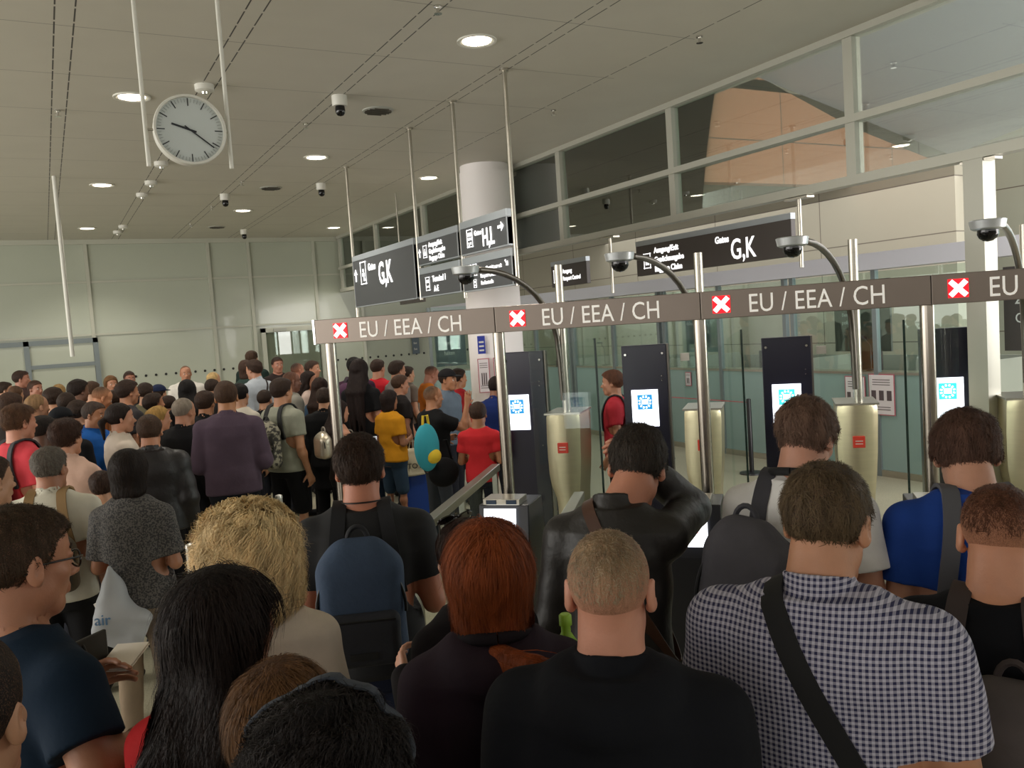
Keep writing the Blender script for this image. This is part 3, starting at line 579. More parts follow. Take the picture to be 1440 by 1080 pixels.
# glass booth with panels beside column
t = empty('information_stand', (0, 0, 0), 'glass cabinet with a dark lettered panel left of the white column', 'cabinet')
p = at_Y(637, 500, 13.2); MB().b2((p[0]-.3, 13.2, 1.5), (p[0]+.25, 13.24, 2.45)).build('panel', mat('cab_dark', '#49525a', .4), t)
MB().b2((p[0]-.42, 13.1, .1), (p[0]+.36, 13.11, 1.4)).build('lower_glass', TEAL, t); MB().b2((p[0]-.42, 13.1, 1.43), (p[0]+.36, 13.11, 2.5)).build('upper_glass', CLEAR, t)
for x in (-.44, .37): MB().b2((p[0]+x-.02, 13.08, 0), (p[0]+x+.02, 13.13, 2.5)).build('post', STL, t)
for i, s_ in enumerate(('Bitte', 'Pass', 'bereit', 'halten')): text('lettering', s_, .1, mat('dull_white_lettering', '#c9cccb', .6), t, (p[0]-.16, 13.195, 2.2-.17*i), (1, 0, 0), UZ, .8)
p = at_Y(586, 505, 20.0); t = empty('blue_wall_sign', (0, 0, 0), 'narrow blue-grey lettered sign on the far green wall', 'sign')
MB().b2((p[0]-.09, 19.98, 1.55), (p[0]+.09, 20.02, 2.3)).build('plate', mat('slate_plate', '#55626c', .5), t)
for z in (1.65, 1.8, 2.1): text('lettering', 'Exit', .07, WHITEP, t, (p[0]-.06, 19.975, z), (1, 0, 0), UZ, .8)
# white bollard tops in the queue
for x, y, d, lab in ((268, 770, 5.2, 'behind the blonde woman'), (392, 700, 7.2, 'between the legs of the man with the camouflage backpack')):
    q = at_d(x, y, d); t = empty('queue_post', (q[0], q[1], 0), 'pale metal queue post '+lab, 'queue post'); h = float(q[2])
    MB().tube([(0, 0, .02), (0, 0, h)], .03, 16).lathe((0, 0, h), [(0, .034), (.02, .03), (.028, .01)], 16).build('shaft', mat('pale_post', '#c9c8c2', .35, .5), t)
    MB().lathe((0, 0, 0), [(0, .16), (.015, .16), (.03, .04)], 28).build('base', STEELD, t)
# ------------------------------------------------------------------ implicit surfaces for people and bags
def seg_d(P, a, b, r1, r2, fl=None):
    ab = b-a; L = float(ab@ab)+1e-9; q = P-a; t = np.clip(q@ab/L, 0, 1); e = q-t[:, None]*ab
    return np.sqrt((e*e).sum(1))-(r1+(r2-r1)*t)
def ell_d(P, c, r):
    q = (P-c)/r; k0 = np.sqrt((q*q).sum(1))+1e-6; q2 = q/r; k1 = np.sqrt((q2*q2).sum(1))+1e-6; return k0*(k0-1)/k1
class Field:
    def __init__(s): s.p = []
    def add(s, fn, lo, hi, k=.01, op='u'): s.p.append((fn, np.array(lo, float), np.array(hi, float), k, op)); return s
    def cone(s, a, b, r1, r2, k=.01, op='u'):
        a = np.array(a, float); b = np.array(b, float); r = max(r1, r2); return s.add(lambda P: seg_d(P, a, b, r1, r2), np.minimum(a, b)-r, np.maximum(a, b)+r, k, op)
    def ball(s, c, r, k=.01, op='u'): return s.ell(c, (r, r, r), k, op)
    def ell(s, c, r, k=.01, op='u', R=None):
        c = np.array(c, float); r = np.array(r, float)
        if R is None: return s.add(lambda P: ell_d(P, c, r), c-r, c+r, k, op)
        m = max(r); return s.add(lambda P: ell_d((P-c)@R, np.zeros(3), r), c-m, c+m, k, op)
    @staticmethod
    def comb(D, d, k, op):
        if op == 'u':
            h = np.clip(.5+.5*(D-d)/k, 0, 1); return D*(1-h)+d*h-k*h*(1-h)
        if op == 's': d = -d
        h = np.clip(.5-.5*(D-d)/k, 0, 1); return D*(1-h)+d*h+k*h*(1-h)
    def ev(s, P):
        D = np.full(len(P), .5)
        for fn, lo, hi, k, op in s.p: D = s.comb(D, fn(P), k, op)
        return D
    def bounds(s):
        L = [p for p in s.p if p[4] == 'u']; return np.min([p[1] for p in L], 0), np.max([p[2] for p in L], 0)
    def mesh(s, v, lo=None, hi=None):
        bl, bh = s.bounds(); lo = (bl if lo is None else np.maximum(np.array(lo, float), bl))-3*v; hi = (bh if hi is None else np.minimum(np.array(hi, float), bh))+3*v
        n = np.maximum(((hi-lo)/v).astype(int)+1, 4); D = np.full(n, .5, np.float32)
        ax = [lo[i]+v*np.arange(n[i]) for i in range(3)]
        for fn, a, b, k, op in s.p:
            m = k+3.5*v; i0 = np.clip(np.floor((a-m-lo)/v).astype(int), 0, n); i1 = np.clip(np.ceil((b+m-lo)/v).astype(int)+1, 0, n)
            if (i1 <= i0).any(): continue
            sl = tuple(slice(i0[i], i1[i]) for i in range(3)); X, Y, Z = np.meshgrid(*[ax[i][sl[i]] for i in range(3)], indexing='ij')
            P = np.stack([X.ravel(), Y.ravel(), Z.ravel()], 1); sub = D[sl]; D[sl] = s.comb(sub.ravel(), fn(P), k, op).reshape(sub.shape)
        for i in range(3):      # close at the box
            sl = [slice(None)]*3; sl[i] = 0; D[tuple(sl)] = np.maximum(D[tuple(sl)], .01); sl[i] = -1; D[tuple(sl)] = np.maximum(D[tuple(sl)], .01)
        return nets(D, lo, v)
def nets(D, lo, v):
    I = D < 0; c = np.zeros(tuple(x-1 for x in D.shape), np.int8); cs = [(i, j, k) for i in (0, 1) for j in (0, 1) for k in (0, 1)]
    nx, ny, nz = c.shape
    for i, j, k in cs: c += I[i:i+nx, j:j+ny, k:k+nz]
    A = np.argwhere((c > 0) & (c < 8))
    if len(A) == 0: return np.zeros((0, 3)), np.zeros((0, 4), int)
    V = {q: D[A[:, 0]+q[0], A[:, 1]+q[1], A[:, 2]+q[2]].astype(float) for q in cs}; acc = np.zeros((len(A), 3)); cnt = np.zeros(len(A))
    for a in cs:
        for ax in range(3):
            if a[ax]: continue
            b = list(a); b[ax] = 1; b = tuple(b); da, db = V[a], V[b]; m = (da < 0) != (db < 0); t = np.where(m, da/np.where(m, da-db, 1), 0)
            p = np.tile(np.array(a, float), (len(A), 1)); p[:, ax] = t; acc[m] += p[m]; cnt[m] += 1
    P = lo+v*(A+acc/cnt[:, None]); ids = np.full(c.shape, -1, int); ids[A[:, 0], A[:, 1], A[:, 2]] = np.arange(len(A)); Q = []
    for ax in range(3):
        a1, a2 = [(1, 2), (2, 0), (0, 1)][ax]
        s0 = [slice(1, -1)]*3; s0[ax] = slice(0, -1); s1 = list(s0); s1[ax] = slice(1, None)
        X, Y = I[tuple(s0)], I[tuple(s1)]; E = np.argwhere(X != Y); fl = X[E[:, 0], E[:, 1], E[:, 2]]
        off = np.ones(3, int); off[ax] = 0; E = E+off
        def idx(d1, d2):
            e = E.copy(); e[:, a1] += d1; e[:, a2] += d2; return ids[e[:, 0], e[:, 1], e[:, 2]]
        q = np.stack([idx(-1, -1), idx(0, -1), idx(0, 0), idx(-1, 0)], 1); q[~fl] = q[~fl][:, ::-1]; Q.append(q)
    Q = np.concatenate(Q); return P, Q[(Q >= 0).all(1)]
def npmesh(name, P, Q, m, parent=None, smooth=True, mi=None):
    me = bpy.data.meshes.new(name); k = Q.shape[1] if len(Q) else 4; me.vertices.add(len(P)); me.vertices.foreach_set('co', np.asarray(P, np.float32).ravel())
    me.loops.add(len(Q)*k); me.loops.foreach_set('vertex_index', Q.astype(np.int32).ravel()); me.polygons.add(len(Q))
    me.polygons.foreach_set('loop_start', np.arange(len(Q), dtype=np.int32)*k); me.polygons.foreach_set('use_smooth', np.full(len(Q), smooth))
    for x in (m if isinstance(m, (list, tuple)) else [m]): me.materials.append(x)
    if mi is not None: me.polygons.foreach_set('material_index', mi.astype(np.int32))
    me.update(calc_edges=True); o = bpy.data.objects.new(name, me); COL.objects.link(o); o.parent = parent; return o
def fobj(name, F, v, m, parent, lo=None, hi=None): P, Q = F.mesh(v, lo, hi); return npmesh(name, P, Q, m, parent)
def rotm(ax, a):
    c, s_ = math.cos(a), math.sin(a); return np.array({'x': [[1, 0, 0], [0, c, -s_], [0, s_, c]], 'y': [[c, 0, s_], [0, 1, 0], [-s_, 0, c]], 'z': [[c, -s_, 0], [s_, c, 0], [0, 0, 1]]}[ax], float)
# ------------------------------------------------------------------ the figure
PROF_M = [(.78, .145, .105, 0), (.88, .170, .118, -.008), (.97, .166, .113, -.005), (1.08, .150, .103, 0), (1.20, .163, .112, 0), (1.31, .180, .118, -.006), (1.39, .172, .104, -.014), (1.445, .115, .078, -.018), (1.49, .066, .06, -.016)]
PROF_F = [(.78, .150, .108, 0), (.88, .176, .122, -.012), (.97, .160, .110, -.005), (1.08, .130, .092, 0), (1.20, .142, .102, .004), (1.30, .155, .118, .006), (1.39, .148, .095, -.012), (1.445, .100, .072, -.016), (1.49, .058, .055, -.014)]
ARMS = {'down': ((.045, -.02, -.285), (.01, .07, -.24)), 'relax': ((.06, -.04, -.275), (-.02, .12, -.22)), 'hold': ((.05, -.0, -.28), (-.11, .21, .03)), 'holdlow': ((.05, .0, -.285), (-.1, .2, -.08)),
        'cross': ((.04, .06, -.275), (-.22, .13, .05)), 'face': ((.03, .20, -.17), (-.09, .02, .235)), 'head': ((.06, .25, .06), (-.15, -.10, .16)), 'up': ((.03, .24, -.12), (.0, .06, .24)),
        'reach': ((.02, .2, -.2), (-.03, .24, .02)), 'phone': ((.04, .03, -.28), (-.05, .2, .12)), 'strap': ((.05, -.0, -.28), (-.06, .12, .2)), 'back': ((.05, -.1, -.27), (-.1, .02, -.22))}
def arr(*a): return np.array(a, float)
def skinmat(c): return mat('skin', c, .5, 0, .06, 25, .08, 160, sss=.08)
FADE = {}
def fademat(c, skin):
    if (c, skin) in FADE: return FADE[(c, skin)]
    m = hairmat(c).copy(); FADE[(c, skin)] = m; nt = m.node_tree; N = nt.nodes; L = nt.links; b = N['Principled BSDF']; old = b.inputs['Base Color'].links[0].from_socket
    at = N.new('ShaderNodeAttribute'); at.attribute_name = 'fade'; n = N.new('ShaderNodeTexNoise'); n.inputs['Scale'].default_value = 420; mr = N.new('ShaderNodeMapRange'); mr.inputs[1].default_value = .3; mr.inputs[2].default_value = .7; mr.inputs[3].default_value = -.25; mr.inputs[4].default_value = .25
    tc = N.new('ShaderNodeTexCoord'); L.new(tc.outputs['Object'], n.inputs[0]); L.new(n.outputs[0], mr.inputs[0]); a = N.new('ShaderNodeMath'); a.use_clamp = True; L.new(at.outputs['Fac'], a.inputs[0]); L.new(mr.outputs[0], a.inputs[1])
    mx = N.new('ShaderNodeMix'); mx.data_type = 'RGBA'; mx.inputs[6].default_value = srgb(skin); L.new(a.outputs[0], mx.inputs[0]); L.new(old, mx.inputs[7]); L.new(mx.outputs[2], b.inputs['Base Color']); return m
def hairmat(c): return mat('hair', c, .62, 0, .4, 40, .8, 120, spec=.18, stretch=(1, 1, .2))
def clothmat(c, rough=.85, kind=None):
    if kind == 'leather': return mat('leather', c, .5, 0, .1, 10, .35, 30, spec=.5)
    return mat('cloth', c, rough, 0, .10, 9, .55, 13, spec=.2)
class Pose: pass
PEOPLE = []
def make_pose(s=1., w=1., fem=False, lean=0, hp=0, hy=0, hr=0, arms=('down', 'down'), sw=1., stance=.0, hs=1., hx=0):
    p = Pose(); p.s = s; p.w = w; p.fem = fem; R = rotm('x', -math.radians(lean)); piv = arr(0, 0, .93)
    p.R = R; p.piv = piv; p.up = lambda q: (R@(np.array(q, float)-piv)+piv)*s
    p.prof = PROF_F if fem else PROF_M; p.shx = (.155 if fem else .178)*w**.5*sw
    nb = p.up((0, -.012, 1.475)); p.Rh = R@rotm('z', -math.radians(hy))@rotm('x', -math.radians(hp))@rotm('y', math.radians(hr)); p.hs = s*hs
    p.nb = nb; p.hc = nb+p.Rh@arr(0, .025, .128)*p.hs+p.R@arr(hx, 0, 0)*s
    p.head = lambda q: p.hc+p.Rh@(np.array(q, float)*p.hs)
    p.arm = []
    for i, sd in enumerate((-1, 1)):
        a = arms[i]; a = ARMS[a] if isinstance(a, str) else a; sh = arr(sd*p.shx, -.012, 1.372)
        if p.fem: sh[2] -= .01
        e = sh+arr(a[0][0]*sd*-1*-1, a[0][1], a[0][2]); wr = e+arr(a[1][0]*sd, a[1][1], a[1][2]); p.arm.append((p.up(sh), p.up(e), p.up(wr)))
    p.leg = []
    for sd in (-1, 1):
        y = stance*sd; p.leg.append((arr(sd*.088, 0, .88)*s, arr(sd*.098, y*.5+.02, .48)*s, arr(sd*.105, y, .085)*s))
    return p
def prof_fn(p, o=0, zlo=.78, zhi=1.49, loose=0, belly=0):
    T = np.array(p.prof); s = p.s; Ri = p.R.T; piv = p.piv
    def fn(P):
        q = (P/s-piv)@Ri.T+piv; z = np.clip(q[:, 2], T[0, 0], T[-1, 0])
        a = np.interp(z, T[:, 0], T[:, 1])*p.w+o; b = np.interp(z, T[:, 0], T[:, 2])*(.5+.5*p.w)+o; y0 = np.interp(z, T[:, 0], T[:, 3])
        if loose:
            am = T[5, 1]*p.w+o; f = np.clip((1.34-z)/.1, 0, 1); a = a+(np.maximum(a, am*.99)-a)*f*loose; b = b+(np.maximum(b, (T[5, 2]*(.5+.5*p.w)+o)*.98)-b)*f*loose
        if belly: g = np.exp(-((z-1.06)/.12)**2)*belly; b = b+g*.5; y0 = y0+g*.5
        x = q[:, 0]/a; y = (q[:, 1]-y0)/b; k0 = (np.abs(x)**2.3+np.abs(y)**2.3)**(1/2.3)+1e-6; k1 = np.sqrt((x/a)**2+(y/b)**2)+1e-6
        d = k0*(k0-1)/k1; d = np.where(k0 < .3, -.06, d)
        return np.maximum(np.maximum(d, zlo-q[:, 2]), q[:, 2]-zhi)*s
    lo = arr(-.27*p.w, -.45, zlo-.03)*s; hi = arr(.27*p.w, .5, zhi+.05)*s; return fn, lo, hi
def wr_wrap(fn, amp, seed, s=1.):
    r = np.random.default_rng(seed); K = [(r.normal(size=3)*arr(9, 9, 26)/s, r.uniform(0, 6.28), r.uniform(.5, 1)) for _ in range(7)]
    def g(P):
        n = sum(a*np.sin(P@k+ph) for k, ph, a in K)/4; return fn(P)+amp*n
    return g
def add_head(F, p, face=True, ears=True):
    s = p.hs; H = p.head; R = p.Rh
    def E(c, r, k=.012, op='u', R2=None): F.ell(H(c), np.array(r)*s, k*s, op, R if R2 is None else R@R2)
    def C(a, b, r1, r2, k=.01, op='u'): F.cone(H(a), H(b), r1*s, r2*s, k*s, op)
    E((0, -.014, .035), (.075, .096, .086), .01); E((0, .03, -.03), (.061, .066, .082), .03); E((0, .02, .045), (.068, .072, .062), .02)
    C((-.028, .052, -.095), (.028, .052, -.095), .022, .022, .02); E((0, .068, -.1), (.02, .018, .016), .02)
    for sd in (-1, 1): E((sd*.048, .012, -.062), (.016, .028, .028), .025); E((sd*.043, .062, -.022), (.018, .018, .016), .02)
    C((-.03, .078, .022), (.03, .078, .022), .011, .011, .014)
    for sd in (-1, 1): E((sd*.031, .094, .004), (.016, .012, .011), .012, 's'); E((sd*.031, .079, .003), (.0135, .0135, .0125), .004)
    for sd in (-1, 1): E((sd*.031, .0835, .0115), (.0165, .0105, .0062), .004); E((sd*.031, .0825, -.0055), (.0155, .0105, .0055), .004)
    C((0, .086, .012), (0, .106, -.028), .0075, .0115, .01); E((0, .112, -.032), (.012, .011, .010), .008)
    for sd in (-1, 1): E((sd*.012, .1, -.036), (.008, .009, .007), .006)
    C((-.018, .087, -.061), (.018, .087, -.061), .007, .007, .008); C((-.015, .087, -.071), (.015, .087, -.071), .0075, .0075, .007)
    E((0, .099, -.0662), (.02, .008, .0022), .003, 's')
    if ears:
        for sd in (-1, 1):
            R2 = rotm('z', sd*-.45)
            E((sd*.083, -.008, -.003), (.009, .019, .033), .006, 'u', R2); E((sd*.091, -.001, .001), (.006, .010, .019), .006, 's', R2)
            E((sd*.078, .0, -.028), (.008, .010, .011), .008)
    F.cone(p.up((0, -.018, 1.40)), H((0, -.03, -.05)), .064*s*p.w**.5*(.86 if p.fem else 1), .052*s*(.88 if p.fem else 1.06), .03*s)
    for sd in (-1, 1): F.cone(H((sd*.022, -.032, -.07)), p.up((sd*.05, -.028, 1.42)), .028*s, .026*s, .03*s)
def add_hand(F, w_, d, n, s, sd, curl=.5, k=.006, spread=1., thumb=.7):
    d = d/np.linalg.norm(d); n = n-d*(n@d); n = n/np.linalg.norm(n); u = np.cross(d, n)*sd   # u towards the thumb side
    for q in (-1, -.33, .33, 1): F.cone(w_+d*.012*s+u*q*.012*s, w_+d*.085*s+u*q*.028*s, .015*s, .0125*s, .012*s)
    for i, (q, L) in enumerate(((1, .072), (.33, .082), (-.33, .077), (-1, .06))):
        a = w_+d*.088*s+u*q*.029*s*1.0; dd = d*1.0+u*q*.08*spread; dd /= np.linalg.norm(dd); c = curl*(1+.12*i); r = .0088*s
        for j, f in enumerate((.45, .32, .26)):
            ang = c*(.6+.5*j); nd = dd*math.cos(ang)+n*math.sin(ang); b = a+nd*L*f*s; F.cone(a, b, r, r*.92, k*s*.6 if j == 0 else .003*s); a = b; r *= .92; dd = nd*1.0
    a = w_+d*.025*s+u*.022*s+n*.006*s; td = d*.6+u*.75+n*.35*thumb; td /= np.linalg.norm(td); b = a+td*.045*s; F.cone(a, b, .0135*s, .0105*s, .01*s); td = td+d*.5+n*.3; td /= np.linalg.norm(td); F.cone(b, b+td*.032*s, .0105*s, .0082*s, .004*s)
def hair_line(style, y):
    female = style in ('long', 'bob', 'curly', 'pony', 'bun')
    Z = [-.075, -.065, -.03, .008, .0, .03, .055, .068, .078] if not female else [-.10, -.09, -.05, -.02, -.01, .03, .052, .066, .08]
    if style == 'thin': Z = [-.055, -.05, -.02, .015, .01, .04, .09, .13, .15]
    return np.interp(y, [-.13, -.085, -.03, -.005, .012, .03, .045, .07, .1], Z)
def hair_fn(p, style):
    """distance functions of the hair mass, in person space"""
    s = p.hs; hc = p.hc; Rh = p.Rh; cap = {'buzz': .004, 'short': .010, 'crop': .013, 'thick': .019, 'long': .016, 'bob': .024, 'curly': .026, 'bun': .013, 'pony': .013, 'thin': .006}.get(style, .012)
    def shell(P):
        q = ((P-hc)@Rh)/s; d = ell_d(q, arr(0, -.014, .037), arr(.076, .097, .086)+cap)
        if style in ('short', 'crop', 'thick'): d = np.minimum(d, ell_d(q, arr(0, .01, .055), arr(.066, .082, .062)+cap))
        X = [-.13, -.085, -.03, -.005, .012, .03, .045, .07, .1]; female = style in ('long', 'bob', 'curly', 'pony', 'bun')
        Z = [-.075, -.065, -.03, .008, .0, .03, .055, .068, .078] if not female else [-.10, -.09, -.05, -.02, -.01, .03, .052, .066, .08]
        if style == 'thin': Z = [-.055, -.05, -.02, .015, .01, .04, .09, .13, .15]
        line = np.interp(q[:, 1], X, Z); return np.maximum(d, (line-q[:, 2])*.8)*s
    return shell
def add_hair(p, style, long_len=.3, seed=0, swing=0):
    F = Field(); s = p.hs; H = p.head; fn = hair_fn(p, style); amp = {'curly': .017, 'buzz': .0, 'thin': .001, 'short': .002, 'crop': .003, 'thick': .006}.get(style, .003)*s
    F.add(wr_wrap(fn, amp, seed, s*(.35 if style != 'curly' else .28)) if amp else fn, p.hc-.14*s, p.hc+.15*s, .004*s)
    dn = arr(0, 0, -1.)
    if style == 'bob' or style == 'curly':
        g = .0 if style == 'bob' else .018
        for sd in (-1, 1): F.cone(H((sd*.062, -.02, .03)), H((sd*.072, -.03, -.085)), .035*s+g, .028*s+g, .03*s)
        F.cone(H((0, -.06, .02)), H((0, -.062, -.10)), .055*s+g, .045*s+g, .04*s)
        for sd in (-1, 1): F.cone(H((sd*.04, -.05, .0)), H((sd*.045, -.06, -.1)), .04*s+g, .035*s+g, .03*s)
    if style == 'long':
        b = H((0, -.055, -.06)); L = long_len*s
        back = p.up((0, -.155, 1.32)); 
        for sx in (-.055, -.02, .02, .055):
            a = H((sx, -.055, -.02)); c_ = p.up((sx*1.3+swing*.3, -.15, 1.40)); e = c_+p.R@arr(sx*.15+swing, .0, -1)*(L-.05*s)
            F.cone(H((sx*.9, -.05, .04)), a, .03*s, .034*s, .03*s); F.cone(a, c_, .034*s, .033*s, .03*s); F.cone(c_, e, .031*s, .012*s, .03*s)
        for sd in (-1, 1): F.cone(H((sd*.066, -.005, .03)), H((sd*.072, -.02, -.09)), .022*s, .024*s, .03*s); F.cone(H((sd*.072, -.02, -.09)), p.up((sd*.075, -.1, 1.40)), .026*s, .026*s, .03*s)
    if style == 'pony':
        a = H((0, -.10, .03)); F.ball(a, .022*s, .012*s); F.cone(a, H((0, -.15, -.02)), .02*s, .028*s, .01*s); F.cone(H((0, -.15, -.02)), H((0, -.14, -.16)), .028*s, .01*s, .01*s)
    if style == 'bun': F.ell(H((0, -.095, .06)), (.04*s, .038*s, .04*s), .01*s)
    return F
def strands(F, p, P, n, L, style, width=.0009, seed=0, lift=.3, m=None, parent=None, curl=0, name='hair_strands'):
    r = np.random.default_rng(seed); s = p.hs; K = 9 if curl else 5
    if len(P) == 0: return
    # clumps: strands share the drift of their clump
    idx = r.integers(0, len(P), n); X = P[idx]+r.normal(size=(n, 3))*.002
    def grad(Q, e=.003):
        g = np.stack([F.ev(Q+arr(*(e if j == i else 0 for j in range(3))))-F.ev(Q-arr(*(e if j == i else 0 for j in range(3)))) for i in range(3)], 1); return g/(np.linalg.norm(g, axis=1)[:, None]+1e-9)
    cell = np.floor(X/(.012 if style == 'short' else .02)).astype(int); hsh = (cell*np.array([73856093, 19349663, 83492791])).sum(1) % 4096; cj = r.normal(size=(4096, 3))[hsh]
    crown = p.head((.01, -.06, .12)); N = grad(X); away = X-crown; away /= (np.linalg.norm(away, axis=1)[:, None]+1e-9); dn = np.tile(arr(0, 0, -1), (n, 1))
    jit = r.normal(size=(n, 3))*(.35 if style == 'short' else .10)+cj*(.5 if style == 'short' else .16); LL = L*r.uniform(.55, 1.25, n); pts = [X-N*.003]; ph = r.uniform(0, 6.28, n)*.3+(hsh % 63)*.1
    for k in range(K-1):
        cur = pts[-1]; N = grad(cur) if k else N
        d = (away*.6+dn*.6 if style == 'short' else away*.15+dn)+jit
        d = d-N*(d*N).sum(1)[:, None]; d /= (np.linalg.norm(d, axis=1)[:, None]+1e-9)
        d = d+N*lift*(1.1 if k == 0 else .5 if style == 'short' else .12)
        pts.append(cur+d*(LL/(K-1))[:, None])
    if curl:
        for k in range(K):
            T = pts[min(k+1, K-1)]-pts[max(k-1, 0)]; T /= (np.linalg.norm(T, axis=1)[:, None]+1e-9); A = np.cross(T, N); A /= (np.linalg.norm(A, axis=1)[:, None]+1e-9); B = np.cross(T, A); th = (ph+k*1.15)[:, None]; pts[k] = pts[k]+(A*np.cos(th)+B*np.sin(th))*curl*min(1, .3+k*.2)
    pts = np.stack(pts, 1)
    side = np.cross(pts[:, -1]-pts[:, 0], N); side /= (np.linalg.norm(side, axis=1)[:, None]+1e-9); wd = np.interp(np.linspace(0, 1, K), [0, .6, 1], [1, .9, .15])*width
    A = pts+side[:, None, :]*wd[None, :, None]; B = pts-side[:, None, :]*wd[None, :, None]; V = np.stack([A, B], 2).reshape(-1, 3)
    base = (np.arange(n)*K*2)[:, None, None]; kk = (np.arange(K-1)*2)[None, :, None]; Q = (base+kk+np.array([0, 1, 3, 2])[None, None, :]).reshape(-1, 4)
    return npmesh(name, V, Q, m, parent, True)
def surf_r(F, c, d, off=.004, rmax=.5):
    """distance from c along d at which the surface of F is left, plus off"""
    r = np.linspace(.02, rmax, 120); v = F.ev(c+r[:, None]*d); i = np.where(v < 0)[0]; return (r[i[-1]] if len(i) else .1)+off
def band(F, c, e1, e2, a0, a1, n, width, thick, m, parent, name='strap', off=.004):
    """flat band over the surface of F in the plane (e1,e2) through c, from angle a0 to a1"""
    e1 = np.array(e1, float)/np.linalg.norm(e1); e2 = np.array(e2, float); e2 = e2-e1*(e1@e2); e2 /= np.linalg.norm(e2); nn = np.cross(e1, e2); R = []
    A = np.linspace(a0, a1, n)
    for a in A: R.append(surf_r(F, c, e1*math.cos(a)+e2*math.sin(a), off))
    R = np.array(R); 
    for _ in range(3): R[1:-1] = np.maximum(R[1:-1], (R[:-2]+R[2:])/2)*.5+R[1:-1]*.5
    pts = [c+(e1*math.cos(a)+e2*math.sin(a))*r for a, r in zip(A, R)]; v = []; f = []
    for i, q in enumerate(pts):
        o = e1*math.cos(A[i])+e2*math.sin(A[i])
        for x, y in ((-1, 0), (1, 0), (1, 1), (-1, 1)): v.append(q+nn*x*width/2+o*y*thick)
    for i in range(n-1):
        for k in range(4): f.append((i*4+k, i*4+(k+1) % 4, i*4+4+(k+1) % 4, i*4+4+k))
    f.append((0, 1, 2, 3)); f.append(tuple((n-1)*4+k for k in (3, 2, 1, 0))); mb = MB(); mb.add(v, f, 0, True); return mb.build(name, m, parent), pts
